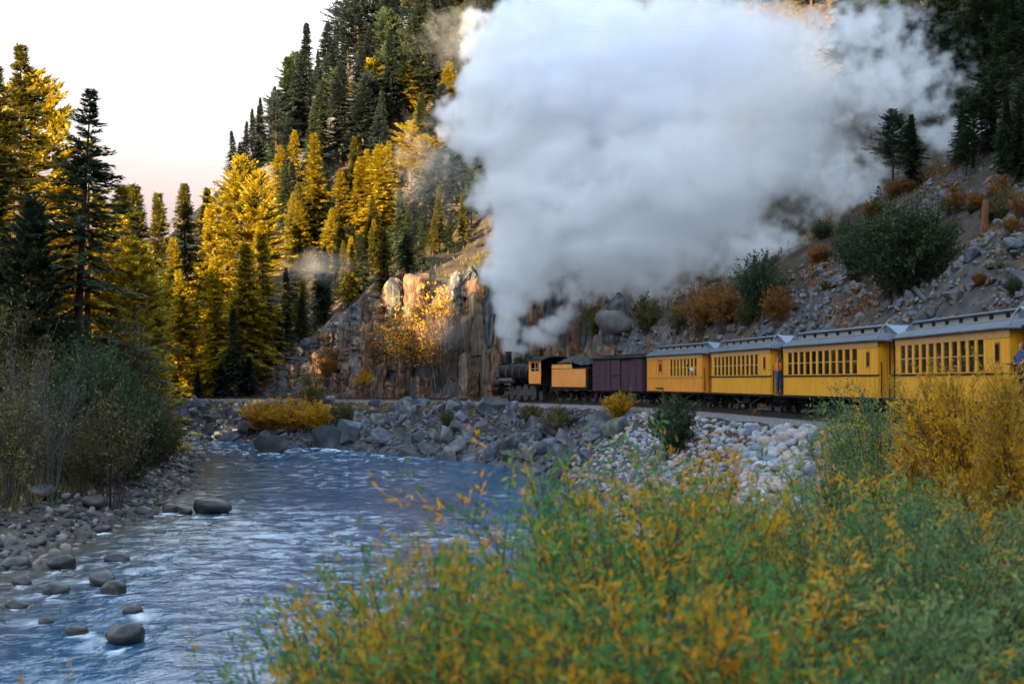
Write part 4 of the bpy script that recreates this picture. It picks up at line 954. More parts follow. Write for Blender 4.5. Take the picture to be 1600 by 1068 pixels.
for i, (px, top, Y, pr, lf, wd, lab) in enumerate([
    (252, 300, 152, SP[3], 'olive', 1.15, 'slim olive-topped fir first right of the sky gap'), (268, 370, 146, SP[0], 'sun_gold', 1.1, 'lower golden fir in front of the slim olive-topped fir'),
    (292, 284, 156, SP[1], 'olive', 1.1, 'pointed fir with pale top, second right of the sky gap'), (312, 292, 160, SP[3], 'olive', 1.2, 'narrow fir spire just right of the pale-topped fir'),
    (328, 318, 150, SP[2], 'sun_gold', 1.0, 'broad golden fir in the middle of the valley grove'), (352, 300, 157, SP[1], 'sun_gold', 1.1, 'golden fir left behind the largest golden pine'),
    (378, 240, 150, BIG[2], 'sun_gold', 1.25, 'largest golden pine of the grove, reaching above its neighbours'), (404, 262, 150, BIG[2], 'sun_gold', 1.0, 'golden pine leaning on the right side of the largest'),
    (338, 400, 140, SP[0], 'sun_gold', 1.1, 'small golden fir low in front of the valley grove'), (380, 380, 139, SP[2], 'sun_gold', 1.1, 'small golden fir below the largest golden pine'),
    (415, 345, 142, SP[1], 'sun_gold', 1.2, 'golden fir at the grove edge beside the cliff'), (296, 420, 141, SP[2], 'sun_gold', 1.0, 'squat golden fir low on the left of the grove'), (236, 420, 139, SP[1], 'sun_gold', 1.1, 'golden fir low beneath the sky gap'),
    (365, 480, 136, SP[1], 'dark', 1.1, 'dark fir in shade at the foot of the grove')]):
    T(pr, px, top, Y, lf, lab, GV, 22 if pr in BIG else 12, wd)
# sunlit trees on the spur above the cliff: (pixel of foot, pixel of top)
GS = 'golden conifers on the spur above the cliff'
for px, foot, top, pr, lf, wd, lab in [
    (437, 345, 232, SP[3], 'sun_gold', 1.35, 'golden fir standing alone against the dark slope, left'), (492, 405, 210, SP[0], 'sun_gold', 1.1, 'tallest golden fir on the spur above the left cliff'),
    (468, 425, 318, SP[2], 'sun_gold', 1.1, 'golden fir low left of the tallest spur fir'), (532, 405, 268, SP[1], 'sun_gold', 1.35, 'golden fir right of the tallest spur fir'),
    (565, 400, 250, SP[3], 'sun_gold', 1.5, 'narrow golden fir between two broader ones on the spur'), (598, 405, 230, SP[1], 'sun_gold', 1.5, 'broad golden fir at the right end of the spur row'),
    (515, 420, 330, SP[2], 'sun_gold', 1.1, 'short golden fir in front of the spur row'), (575, 190, 95, PN[0], 'sun_gold', 1.2, 'golden pine clinging to the crag, left of three'), (632, 180, 55, SP[0], 'sun_gold', 1.2, 'tall golden fir on the crag, middle of three'),
    (660, 165, 70, SP[3], 'sun_gold', 1.4, 'golden fir on the crag, right of three'), (690, 265, 98, SP[0], 'sun_gold', 1.3, 'large golden fir at the left edge of the smoke'), (705, 250, 150, SP[2], 'sun_gold', 1.2, 'golden fir half veiled by the smoke edge'),
    (652, 250, 160, SP[3], 'sun_gold', 1.2, 'small golden fir below the crag'), (640, 300, 195, PN[1], 'sun_gold', 1.4, 'golden pine in thin smoke left of the plume'), (670, 310, 215, PN[0], 'sun_gold', 1.5, 'golden pine in thin smoke touching the plume'),
    (576, 60, -20, PN[1], 'olive', 1.0, 'thin pine on the crest beside the sky'), (640, 40, -30, PN[0], 'sun_gold', 1.4, 'golden pine at the top edge left of the smoke'), (705, 40, -40, PN[1], 'sun_gold', 1.5, 'golden pine at the top edge touching the smoke'), (555, 235, 165, SP[2], 'olive', 1.3, 'dull olive bushy fir on the dark slope')]:
    h = ray_hit(px, foot)
    if h is None: continue
    tree(pr, h[0], h[1], CAMZ + (600 - top) / F * h[1] - h[2], 12., lf, lab, GS, wide=wd * 1.15)
for k_ in range(9):
    px = rng.uniform(425, 640); py = rng.uniform(335, 425); h = ray_hit(px, py, 60, 400, 1.)
    if h: tree(SP[int(rng.integers(4))], h[0], h[1], rng.uniform(100, 150) / F * h[1], 12., str(rng.choice(['sun_gold', 'sun_gold', 'olive'])), 'smaller sunlit conifer filling the spur above the cliff', 'smaller conifers of the spur', wide=rng.uniform(1., 1.3))
for k_ in range(26):
    px = rng.uniform(425, 730); Y_ = rng.uniform(143, 168); x_, y_ = at_depth(px, Y_); z_ = ground(np.array([x_]), np.array([y_]))[0]
    tree(SP[int(rng.integers(4))], x_, y_, rng.uniform(4.5, 9), 12., str(rng.choice(['sun_gold', 'olive', 'dark'] if px < 620 else ['dark', 'dark', 'olive'])), 'low conifer on the rim just above the cliff', 'low conifers on the cliff rim', wide=rng.uniform(1., 1.4))
# dark trees along the crest against the sky
Yc = np.arange(110, 400, 2.)
def crest(px):
    xx = (px - 800) / F * Yc; e = (ground(xx, Yc) - CAMZ) / Yc; i = e.argmax(); return xx[i], Yc[i], 594 - e[i] * F
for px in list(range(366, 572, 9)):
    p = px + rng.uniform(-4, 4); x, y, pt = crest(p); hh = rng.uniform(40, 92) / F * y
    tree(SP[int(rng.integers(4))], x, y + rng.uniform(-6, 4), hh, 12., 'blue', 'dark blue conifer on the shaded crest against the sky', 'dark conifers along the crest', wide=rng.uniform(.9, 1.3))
# dark forest on the slopes
def scatter(n, poly, lfs, lab, grp, hpx, pool, mind=11):
    done = []; tries = 0
    while len(done) < n and tries < n * 12:
        tries += 1; px = rng.uniform(poly[0], poly[1]); py = rng.uniform(poly[2], poly[3])
        if any(abs(px - a) < mind and abs(py - b) < mind for a, b in done): continue
        h = ray_hit(px, py, 60, 420, 1.0)
        if h is None: continue
        done.append((px, py)); tree(pool[int(rng.integers(len(pool)))], h[0], h[1], rng.uniform(*hpx) / F * h[1], 12., str(rng.choice(lfs)), lab, grp, wide=rng.uniform(1.0, 1.5))
scatter(64, (400, 760, 60, 395), ['dark', 'blue', 'blue'], 'dark shaded conifer on the steep slope behind the golden trees', 'dark conifers on the steep slope', (90, 165), SP + PN, 16)  # sun reaches this slope; the shade is in the needle colour
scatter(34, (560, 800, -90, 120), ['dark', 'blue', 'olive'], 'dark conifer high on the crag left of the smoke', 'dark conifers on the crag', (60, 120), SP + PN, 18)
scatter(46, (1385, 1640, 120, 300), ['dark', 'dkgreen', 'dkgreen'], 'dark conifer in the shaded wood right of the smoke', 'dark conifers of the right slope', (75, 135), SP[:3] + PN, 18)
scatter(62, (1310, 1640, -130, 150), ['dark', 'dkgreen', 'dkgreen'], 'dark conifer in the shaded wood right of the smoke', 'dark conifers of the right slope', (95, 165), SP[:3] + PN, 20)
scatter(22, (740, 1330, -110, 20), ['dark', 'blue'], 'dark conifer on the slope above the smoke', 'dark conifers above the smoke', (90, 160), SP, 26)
h = ray_hit(1428, 452); h2 = ray_hit(1448, 478)
lg = MB().bar((0, 0, 0), (h2[0] - h[0], h2[1] - h[1] , h2[2] - h[2]), .16, 8, r2=.11).build('fallen_log', M_twig, None, smooth=True); lg.location = (h[0], h[1], h[2] + .12); tag(lg, 'grey fallen log lying down the scree behind the nearest coach', 'log')
h = ray_hit(1540, 362)
sn = MB().loft([[(math.cos(a) * r_ * .22 + .03 * z, math.sin(a) * r_ * .22, z) for a in np.linspace(0, 6.283, 9)[:-1]] for z, r_ in ((-.3, 1.3), (.4, 1.05), (1.6, .95), (2.4, .85), (2.75, .6))]).build('tree_stump', M_bark_red, None, smooth=True)
sn.location = h; sn.scale = (1.1, 1.1, (362 - 312) / F * h[1] / 2.75); tag(sn, 'rust red broken tree trunk standing on the scree', 'stump')

# ------------------------------------------------------------------ shrubs
SH_R = [shrub(51, 2, 1.25, 60, 7000, .13, .05, .8, .15, .5, .2, 5, round_=1), shrub(52, 2, 1.1, 50, 6000, .13, .05, .8, .15, .5, .22, 5, round_=1)]
SH_T = [shrub(53, 3, 1.3, 40, 5200, .14, .06, .8, .3, .55, .2, 6, round_=1)]
SH_B = [shrub(54, 3, 1.3, 13, 900, .10, .04, .9, .3, .4, .3, 16, M_twig, .016, round_=1), shrub(55, 3, 1.4, 22, 2600, .10, .04, .9, .3, .6, .25, 12, M_twigd, .014, round_=1)]
SH_W = [shrub(61, 2, 1.0, 46, 10000, .062, .017, .7, .15, .40, .24, 8, stem_r=.008), shrub(62, 2, .9, 40, 9000, .062, .017, .7, .15, .52, .22, 8, stem_r=.008), shrub(63, 2, 1.15, 48, 11000, .062, .016, .7, .12, .38, .27, 8, stem_r=.008), shrub(64, 2.2, .8, 36, 8000, .065, .017, .65, .2, .64, .15, 8, stem_r=.008)]
SH_L = [shrub(81, 6, 2.6, 90, 17000, .22, .085, 1.0, .08, .5, .25, 9, round_=1, stem_r=.03), shrub(82, 6, 2.2, 60, 9000, .20, .07, 1.0, .15, .5, .25, 12, round_=1, stem_r=.025)]
SH_J = [shrub(57, 3, 1.7, 120, 14000, .16, .06, 1.0, .1, .5, .25, 6, round_=1), shrub(58, 3, 1.6, 110, 12000, .16, .06, 1.0, .1, .45, .25, 6, round_=1)]
SH_Y = [shrub(65, 2.6, 1.7, 46, 20000, .085, .024, .75, .25, .5, .32, 18, stem_r=.016), shrub(66, 2.6, 1.5, 40, 17000, .085, .024, .75, .25, .5, .32, 18, stem_r=.016, round_=1)]
# dark trees and shrubs on the slopes by name
for px, foot, top, pr, lf, wd, lab in [
    (1400, 470, 318, PN[0], 'dkgreen', 2.3, 'large round dark juniper on the scree above the nearest coach'), (1190, 500, 400, PN[1], 'dkgreen', 2.0, 'dark juniper behind the orange-leaved trees'), (1340, 445, 350, PN[1], 'dkgreen', 1.8, 'smaller dark juniper left of the large round one'), (1455, 440, 330, PN[0], 'dkgreen', 1.9, 'dark juniper crowding the large round one on its right'),
    (1585, 470, 430, PN[1], 'dkgreen', 1.8, 'small green juniper on the scree by the right edge'), (935, 540, 470, PN[0], 'drab', 2.0, 'dark olive bush behind the coal tender'), (1010, 520, 462, PN[1], 'drab', 2.0, 'dull olive bush on the slope above the boxcar'),
    (725, 520, 462, SP[1], 'dark', 1.2, 'small dark fir beside the right cliff tower'), (540, 420, 385, SP[2], 'dark', 1.6, 'squat dark fir on the cliff rim, left'), (700, 395, 330, SP[0], 'dark', 1.4, 'dark fir on the cliff rim near the smoke'), (752, 440, 395, PN[0], 'drab', 1.7, 'dark bush on the cliff rim touching the smoke'), (660, 390, 325, SP[2], 'dark', 1.4, 'dark fir on the cliff rim, middle'), (610, 395, 345, SP[0], 'dark', 1.4, 'dark fir low on the rim below the broad golden fir')]:
    h = ray_hit(px, foot)
    if h and pr in PN: bush(SH_J[PN.index(pr)], h[0], h[1], CAMZ + (594 - top) / F * h[1] - h[2], 3., lf, lab, 'dark evergreens on rock and scree', 'evergreen_bush', wd * .42)
    elif h: tree(pr, h[0], h[1], CAMZ + (594 - top) / F * h[1] - h[2], 12., lf, lab, 'dark evergreens on rock and scree', wide=wd, name='evergreen')
def S(pr, px, foot, top, lf, lab, grp=None, H=2., wide=1., name='shrub', cat='bush'):
    h = ray_hit(px, foot)
    if h: bush(pr, h[0], h[1], CAMZ + (594 - top) / F * h[1] - h[2], H, lf, lab, grp, name, wide, cat=cat)
GA = 'autumn shrubs along the track'
S(SH_R[0], 415, 676, 628, 'orange', 'low orange bush, left half of the clump on the far riprap', GA, wide=1.5); S(SH_R[1], 455, 678, 622, 'orange', 'orange bush in the middle of the clump on the far riprap', GA, wide=1.3)
S(SH_R[0], 495, 680, 628, 'yellow', 'yellow brown bush at the right of the orange clump', GA, wide=1.2); S(SH_T[0], 490, 650, 588, 'drab', 'tall thin tan shrub rising behind the orange clump', GA, 3, wide=.9)
S(SH_R[1], 538, 668, 630, 'drab', 'olive bush on the riprap right of the orange clump', GA, wide=1.2); S(SH_R[0], 700, 672, 640, 'drab', 'small olive bush low on the riprap before the locomotive', GA); S(SH_R[1], 870, 682, 636, 'drab', 'brownish olive bush on the bank below the tender', GA, wide=1.1); S(SH_R[0], 830, 668, 632, 'drab', 'thin olive bush on the bank below the locomotive cab', GA, wide=1.0)
S(SH_R[0], 968, 664, 614, 'yellow', 'bright yellow bush on the bank before the maroon boxcar', GA, wide=1.05); S(SH_R[1], 1050, 714, 622, 'dkgreen', 'dark green bush on the bank before the orange coach', GA, wide=.85)
S(SH_R[1], 573, 622, 578, 'yellow', 'yellow bush at the cliff foot, beside the track', GA, wide=1.2); S(SH_T[0], 515, 612, 545, 'rust', 'rust brown shrub against the left cliff', GA, 3); S(SH_B[1], 640, 615, 470, 'yellow', 'tall bare shrub with yellow leaves in the cliff gully, left', GA, 3, 1.2); S(SH_B[1], 690, 618, 450, 'yellow', 'tall grey shrub with yellow leaves beside the right cliff tower', GA, 3, 1.1)
S(SH_B[0], 660, 618, 510, 'rust', 'bare grey shrub in the middle of the cliff gully', GA, 3, 1.3); S(SH_B[1], 590, 612, 530, 'rust', 'bare shrub with rusty leaves at the cliff foot', GA, 3, 1.1); S(SH_B[0], 715, 618, 500, 'drab', 'bare dark shrub left of the right cliff tower', GA, 3, 1.1); S(SH_T[0], 480, 612, 585, 'drab', 'small tan shrub at the left cliff foot', GA, 3, 1.3)
S(SH_R[0], 740, 624, 606, 'straw', 'straw coloured grass clump by the rail ahead of the locomotive', GA, wide=2.2)
for px, foot, top, wd, lab in [(305, 628, 578, 1.0, 'blue green young fir by the far berm, left of three'), (345, 626, 568, 1.2, 'blue green young fir by the far berm, middle of three'), (386, 626, 556, 1.2, 'blue green young fir by the far berm, right of three')]:
    h = ray_hit(px, foot, 120, 200); 
    if h: tree(SP[2], h[0], h[1] + 1, CAMZ + (594 - top) / F * h[1] - h[2], 12., 'blue', lab, 'young firs by the far berm', wide=wd * 1.5)
x, y = at_depth(272, 143); bush(SH_T[0], x, y, top_h(272, 505, 143), 3., 'yellow', 'glowing yellow leafy tree beyond the river bend', None, 'leafy_tree', 1.2, cat='tree')
x, y = at_depth(305, 146); bush(SH_T[0], x, y, top_h(305, 520, 146), 3., 'orange', 'orange leafy tree right of the glowing yellow one', None, 'leafy_tree', 1.1, cat='tree')
x, y = at_depth(235, 141); bush(SH_T[0], x, y, top_h(235, 500, 141), 3., 'yellow', 'glowing yellow leafy tree behind the left bank brush', None, 'leafy_tree', 1.1, cat='tree')
# trees behind the train
for px, foot, top, lf, lab in [(1095, 525, 448, 'rust', 'orange brown leafy tree behind the orange coach, left of three'), (1130, 525, 440, 'rust', 'orange brown leafy tree behind the orange coach, middle of three'), (1215, 515, 448, 'rust', 'orange brown leafy tree behind the middle coach, right of three'), (1060, 530, 478, 'drab', 'olive brown shrub left of the orange brown trees'),
    (1165, 520, 470, 'drab', 'olive shrub between the orange brown trees'), (1500, 335, 290, 'rust', 'rusty shrub on the scree left of the broken trunk'), (1565, 325, 275, 'rust', 'rusty shrub on the scree right of the broken trunk'), (1595, 345, 300, 'rust', 'rusty shrub on the scree by the right edge'), (1480, 340, 305, 'drab', 'drab shrub on the scree near the dark wood')]:
    S(SH_T[0], px, foot, top, lf, lab, 'autumn shrubs behind the train', 3, 1.15)
for k_ in range(30):
    px = rng.uniform(1230, 1600); py = rng.uniform(300, 470); S(SH_J[k_ % 2], px, py, py - rng.uniform(14, 34), str(rng.choice(['dkgreen', 'drab', 'drab', 'rust'])), 'low brush growing in the scree behind the coaches', 'low brush in the scree', 3, 1.2)
# left bank brush
GB = 'brush on the left bank'
for px, top, Y, pr, lf, H, wd, lab in [(150, 545, 74, SH_L[0], 'dkgreen', 6, .85, 'large dark green bush in the middle of the left bank'), (105, 600, 70, SH_L[1], 'dkgreen', 6, 1.0, 'dark green bush left below the large one'), (205, 600, 78, SH_L[0], 'dkgreen', 6, .8, 'dark green bush right of the large one'),
    (30, 520, 66, SH_B[0], 'drab', 3, .8, 'pale bare shrub with upright stems at the left edge'), (80, 570, 64, SH_B[0], 'drab', 3, .9, 'grey bare shrub low on the left bank, foremost'), (175, 600, 66, SH_B[1], 'drab', 3, .8, 'bare shrub with few leaves before the dark bush'), (205, 480, 84, SH_B[1], 'drab', 3, .55, 'tall thin bare sapling right of the dark bush'),
    (238, 630, 92, SH_R[1], 'drab', 2, 1.1, 'drab bush hanging over the bank end by the bend'), (255, 650, 97, SH_R[0], 'drab', 2, 1.0, 'small drab bush at the very tip of the left bank'), (15, 600, 60, SH_B[1], 'drab', 3, 1.0, 'tangled dark brush at the left edge near the stones'), (130, 660, 67, SH_B[1], 'drab', 3, 1.2, 'low tangled brush at the stones below the dark bush'), (60, 560, 76, SH_L[1], 'drab', 6, .9, 'dull olive bush behind the bare shrubs'), (10, 470, 78, SH_L[1], 'drab', 6, .8, 'tall dull shrub behind the left edge brush'), (190, 545, 88, SH_L[1], 'rust', 6, .8, 'dull brown shrub under the young golden pine'), (225, 560, 100, SH_L[1], 'drab', 6, .7, 'brownish shrub behind the bank end'), (100, 500, 90, SH_L[0], 'dkgreen', 6, .7, 'dark green thicket behind the pine trunks')]:
    x, y = at_depth(px, Y); bush(pr, x, y, top_h(px, top, Y), H, lf, lab, GB, wide=wd)
# ------------------------------------------------------------------ willows in front
GW = 'willow bushes in the foreground'
fg = [(530, 925, 11.5, SH_W[2], 'willow', .75), (585, 860, 12.5, SH_W[0], 'willow', .7), (660, 880, 10.5, SH_W[3], 'willow', .8), (760, 895, 9.5, SH_W[1], 'willow', .8), (840, 850, 12, SH_W[2], 'willow', .8), (925, 735, 14.5, SH_W[0], 'willow', .7), (950, 760, 13, SH_W[1], 'willow', 1.0), (1010, 770, 11, SH_W[2], 'willow', 1.0),
      (1075, 715, 15, SH_W[3], 'willow', 1.0), (1140, 700, 16.5, SH_W[1], 'willow', 1.0), (1190, 780, 12.5, SH_W[0], 'willow', 1.0), (1260, 800, 14, SH_W[2], 'green', 1.0), (1320, 740, 18, SH_W[0], 'willow', 1.0), (1380, 780, 15, SH_W[2], 'green', 1.0), (1450, 810, 12.5, SH_W[2], 'green', 1.0), (1520, 770, 16, SH_W[0], 'green', 1.0), (1590, 800, 13, SH_W[2], 'green', 1.0),
      (900, 900, 9, SH_W[0], 'willow', 1.1), (1100, 880, 9.3, SH_W[1], 'willow', 1.1), (1290, 930, 9.2, SH_W[2], 'green', 1.1), (455, 1000, 10, SH_W[0], 'willow', .75), (1000, 960, 8, SH_W[3], 'willow', 1.0), (780, 985, 8, SH_W[0], 'willow', 1.0), (620, 985, 8.4, SH_W[2], 'willow', .8), (1480, 930, 9.8, SH_W[0], 'green', 1.0), (1180, 960, 8, SH_W[2], 'willow', 1.0), (90, 1035, 10.5, SH_B[1], 'willow', .3)]
FGL = ['green willow twigs at the left end of the foreground thicket', 'willow bush with orange tips reaching out over the water', 'orange leaved willow in the left part of the thicket', 'orange willow low before the water, left of centre', 'green willow below the centre of the water edge', 'green willow topping the thicket where the water ends', 'green and orange willow right of the topmost green one', 'green willow in the middle of the thicket', 'tall yellow orange willow before the pale stones', 'yellow orange willow tops below the dark green bush', 'mixed willow below the pale stones', 'green willow low at the right foot of the pale stones', 'mixed willow just right of the pale stones', 'green willow left below the big yellow bush', 'grey green willow low in the right part', 'green willow under the big yellow bush', 'green willow at the right edge below the yellow bush', 'willow at the bottom edge in the centre', 'orange stemmed willow at the bottom right of centre', 'grey green willow near the bottom edge, right', 'willow twigs at the bottom edge, far left of the thicket', 'orange willow sprays at the bottom edge in the middle', 'green willow sprays at the bottom edge left of the middle', 'green orange willow at the bottom edge below the water', 'green willow near the bottom right corner', 'willow sprays at the bottom edge right of the middle', 'thin twigs rising at the bottom left corner']
for (px, top, Y, pr, lf, wd), lab in zip(fg, FGL):
    top += 32 if px < 870 or 1000 <= px < 1230 else 0
    x, y = at_depth(px, Y); bush(pr, x, y, max(.6, top_h(px, top, Y)), 2. if pr in SH_W else 3., lf, lab, GW, 'willow', wd)
for px, top, Y, wd, lab in [(1520, 575, 24, .68, 'big yellow willow hiding the nearest coach'), (1590, 600, 20, .62, 'yellow willow at the right edge before the nearest coach'), (1450, 625, 27, .55, 'yellow willow left part of the big yellow clump')]:
    x, y = at_depth(px, Y); bush(SH_Y[int(px) % 20 > 5], x, y, top_h(px, top, Y), 2.6, 'yellow', lab, 'yellow willows before the nearest coach', 'willow', wd)
for px, top, Y, lab in [(1330, 635, 36, 'green willow before the gap between the two nearest coaches'), (1365, 600, 33, 'green willow sprays left of the big yellow willow'), (1300, 690, 30, 'low green willow at the edge of the pale stones')]:
    x, y = at_depth(px, Y); bush(SH_W[2], x, y, top_h(px, top, Y), 2., 'green', lab, GW, 'willow', .9)
gfol, gst = shrub(71, .6, .3, 70, 900, .22, .008, .15, .1, .5, .2, 0, M_twigd, .003)
for px, foot, top, lf, lab in [(1222, 650, 626, 'straw', 'dry straw grass tuft below the coach platform'), (775, 632, 620, 'straw', 'dry grass tuft just ahead of the pilot'), (1180, 655, 640, 'straw', 'short dry tuft left of the straw grass tuft')]:
    S((gfol, gst), px, foot, top, lf, lab, 'dry grass tufts by the track', .6, 1.4, 'grass_tuft', 'grass')
# grass on the far berm and loose undergrowth
def grass(name, spots, ln, lf, label):
    n = len(spots) * 5; g = np.random.default_rng(5); P = np.repeat(np.array(spots), 5, 0) + g.normal(0, .12, (n, 2)); z = ground(P[:, 0], P[:, 1])
    D = g.normal(0, .45, (n, 3)); D[:, 2] = 1
    V, Fc = kites(np.column_stack([P, z - .03]), D, g.uniform(.5, 1.2, n) * ln, np.full(n, ln * .09), g)
    tag(obj(name, new_mesh(name, V, Fc, [LM[lf]], attr={'tint': np.repeat(g.random(n), 4)})), label, 'grass', kind='stuff')
grass('berm_grass', rocks_in(2600, -60, 8, 112, 145, lambda d, l, r, x, y: ((d < -2.2) & (d > -4.2)) | ((d > 2.2) & (d < 5))), .5, 'straw', 'dry straw grass along the far berm beside the track')
grass('slope_brush', rocks_in(9000, -60, 60, 45, 260, lambda d, l, r, x, y: (d > 6) & (fbm(x / 8, y / 8, 88, 2) > -.05)), .7, 'drab', 'drab dry undergrowth on the slopes')
grass('scree_brush', rocks_in(2200, 8, 50, 45, 120, lambda d, l, r, x, y: (d > 4) & (fbm(x / 6, y / 6, 98, 3) > .02)), 0.65, 'rust', 'rusty dry brush scattered over the scree')
grass('bank_undergrowth', rocks_in(3500, -45, -14, 50, 125, lambda d, l, r, x, y: (l > 3)), .7, 'drab', 'dull undergrowth on the left bank')
grass('near_straw', rocks_in(2500, -3, 14, 6, 30, lambda d, l, r, x, y: (r > .5) & (d < -1.5)), .5, 'straw', 'dry straw coloured stalks among the willow bushes')
grass('near_grass', rocks_in(5000, -5, 14, 6, 40, lambda d, l, r, x, y: (r > .5) & (d < -1.5)), .34, 'green', 'grass and weeds under the willow bushes')

# ------------------------------------------------------------------ people
M_skin = mat('skin', [(.42, .22, .14), (.55, .32, .22)], 6, .6, 0, rand=.1)
M_hair = mat('hair', [(.03, .02, .015), (.07, .045, .03)], 20, .7, .2)
CL = {k: mat('cloth_' + k, [tuple(.75 * q for q in c), c], 9, .9, .25, rand=0) for k, c in {'orange': (.85, .20, .03), 'white': (.62, .62, .66), 'blue': (.05, .10, .26), 'jeans': (.05, .09, .19), 'dark': (.03, .03, .035), 'red': (.40, .06, .05), 'green': (.05, .30, .14)}.items()}
def person(loc, rz, shirt, legs, label, seated=False, arm=(.35, .2), lean=0):
    """one continuous skinned figure; materials by body zone. x forward"""
    V = []; E = []; RD = []; Z = []
    def chain(start, pts, zone):
        p = start
        for co, r in pts:
            V.append(co); RD.append(r); Z.append(zone); i = len(V) - 1
            if p is not None: E.append((p, i))
            p = i
        return p
    hip = 0.92
    pel = chain(None, [((0, 0, hip), .14)], 'l'); ch = chain(pel, [((0, 0, hip + .22), .135), ((.01, 0, hip + .42), .15)], 's')
    nk = chain(ch, [((.01, 0, hip + .54), .062)], 'k'); hd = chain(nk, [((.03, 0, hip + .64), .085), ((.03, 0, hip + .74), .095)], 'k'); chain(hd, [((.02, 0, hip + .82), .06)], 'h')
    chain(hd, [((.125, 0, hip + .695), .016)], 'k')
    for s in (1, -1):
        sh = chain(ch, [((0, s * .17, hip + .46), .07)], 's'); el = chain(sh, [((.06, s * .24, hip + .22), .05)], 's'); wr = chain(el, [((arm[0], s * (.20 if s > 0 else .22), hip + arm[1]), .034)], 'k')
        hx, hy, hz = V[wr]; pm = chain(wr, [((hx + .07, hy, hz + .0), .036)], 'k')
        for f_ in range(4): chain(pm, [((hx + .12, hy + (f_ - 1.5) * .02, hz), .010), ((hx + .15 - .008 * abs(f_ - 1.5), hy + (f_ - 1.5) * .021, hz - .03), .008)], 'k')
        chain(pm, [((hx + .08, hy - s * .045, hz + .01), .011), ((hx + .115, hy - s * .055, hz), .009)], 'k')
        if seated: kn = chain(pel, [((.08, s * .10, hip - .03), .10), ((.44, s * .11, hip - .02), .07)], 'l'); an = chain(kn, [((.44, s * .11, hip - .42), .045)], 'l'); chain(an, [((.56, s * .12, hip - .46), .04)], 'h')
        else: kn = chain(pel, [((0, s * .10, hip - .1), .10), ((.02, s * .11, .48), .068)], 'l'); an = chain(kn, [((0, s * .11, .10), .045)], 'l'); chain(an, [((.12, s * .12, .04), .04)], 'h')
    V = [(x + lean * max(0, z - hip) ** .8, y, z - .25 * lean * max(0, z - hip)) for x, y, z in V]
    me = bpy.data.meshes.new('person'); me.from_pydata(V, E, []); o = obj('person', me)
    sk = o.modifiers.new('skin', 'SKIN'); o.modifiers.new('sub', 'SUBSURF').levels = 1
    for i, r in enumerate(RD): me.skin_vertices[0].data[i].radius = (r, r)
    me.skin_vertices[0].data[0].use_root = True
    dg = bpy.context.evaluated_depsgraph_get(); ev = bpy.data.meshes.new_from_object(o.evaluated_get(dg)); o.modifiers.clear(); o.data = ev
    ev.materials.clear()
    for m in (M_skin, CL[shirt], CL[legs], M_hair): ev.materials.append(m)
    Va = np.array(V); zi = [{'k': 0, 's': 1, 'l': 2, 'h': 3}[z] for z in Z]
    for p in ev.polygons:
        c = np.array(p.center); k = int((np.linalg.norm(Va - c, axis=1) - np.array(RD)).argmin()); p.material_index = zi[k]
        hz_ = Va[[i for i, z in enumerate(Z) if z == 'h'][0]]
        if k == [i for i, z in enumerate(Z) if z == 'h'][0] or (c[2] > hz_[2] - .16 and c[0] < hz_[0] - .02 and k < 8): p.material_index = 3
        p.use_smooth = True
    o.location = loc; o.rotation_euler = (0, 0, rz); return tag(o, label, 'person')
bpy.context.view_layer.update()
def on(car, lx, ly, lz): return car.matrix_world @ Vector((lx, ly, lz))
cars = {o['label']: o for o in bpy.data.objects if o.get('category') == 'train car'}
car3 = [o for l, o in cars.items() if 'in the middle' in l][0]; car2 = [o for l, o in cars.items() if 'left of the person' in l][0]; car5 = [o for l, o in cars.items() if 'cut off' in l][0]
a3 = car3.rotation_euler.z
person(on(car2, -5.92, .93, .855), car2.rotation_euler.z + R(120), 'orange', 'jeans', 'person in orange top and jeans standing on the coach platform')
wx_ = -4.7 + 1.5 * 5.3 / 8
person(on(comb, wx_, .80, .862), comb.rotation_euler.z + R(95), 'white', 'dark', 'person in white shirt leaning out of the orange coach window', arm=(.28, .22), lean=.9)
for p_ in comb.children:                                   # that window stands open: only the raised upper sash is left
    if p_.name.startswith('window_pane') and p_.data.vertices[0].co.y > 0:
        c_ = sum((v.co.x for v in p_.data.vertices)) / 8
        if abs(c_ - wx_) < .2:
            for v in p_.data.vertices: v.co.z = max(v.co.z, 2.28)
person(on(loc, -3.1, .98, 1.25), loc.rotation_euler.z + R(80), 'blue', 'jeans', 'person in blue seen in the locomotive cab window', arm=(.30, .2))
person(on(c_proto, -5.75, .95, .855), c_proto.rotation_euler.z + R(110), 'blue', 'dark', 'person in blue top on the platform by the right edge')

# ------------------------------------------------------------------ smoke
def PW(px, py, Y): return Vector(((px - 800) / F * Y, Y, CAMZ + (594 - py) / F * Y))
stk = on(loc, 3.3, 0, 3.82)
sY = stk.y; spx = 800 + stk.x / stk.y * F
# (pixel x, pixel y, radius x, radius y in pixels, depth offset, depth radius factor)
core = [(spx, 540, 13, 16, 0), (spx + 2, 508, 22, 26, 0), (spx + 5, 470, 36, 40, 0), (spx + 16, 425, 56, 54, -.3), (850, 365, 92, 86, -.6), (895, 285, 150, 120, -1), (840, 165, 145, 140, -.5), (822, 80, 105, 92, -.5), (960, 130, 220, 150, -1.5), (1120, 110, 210, 135, -2), (1240, 130, 150, 105, -2.5), (1330, 130, 85, 65, -2.5), (1070, 280, 200, 125, -2), (1220, 240, 130, 90, -2.5), (985, 375, 120, 75, -1.5)]
thin = [(1400, 130, 130, 95, -3), (930, 445, 95, 48, -1), (1100, 390, 130, 65, -2), (1020, 440, 110, 45, -1.5), (1490, 210, 90, 45, -3), (1180, 400, 150, 75, -2.5), (1330, 290, 110, 75, -3), (1050, 460, 120, 40, -1.5), (1350, 40, 130, 55, -2.5)]
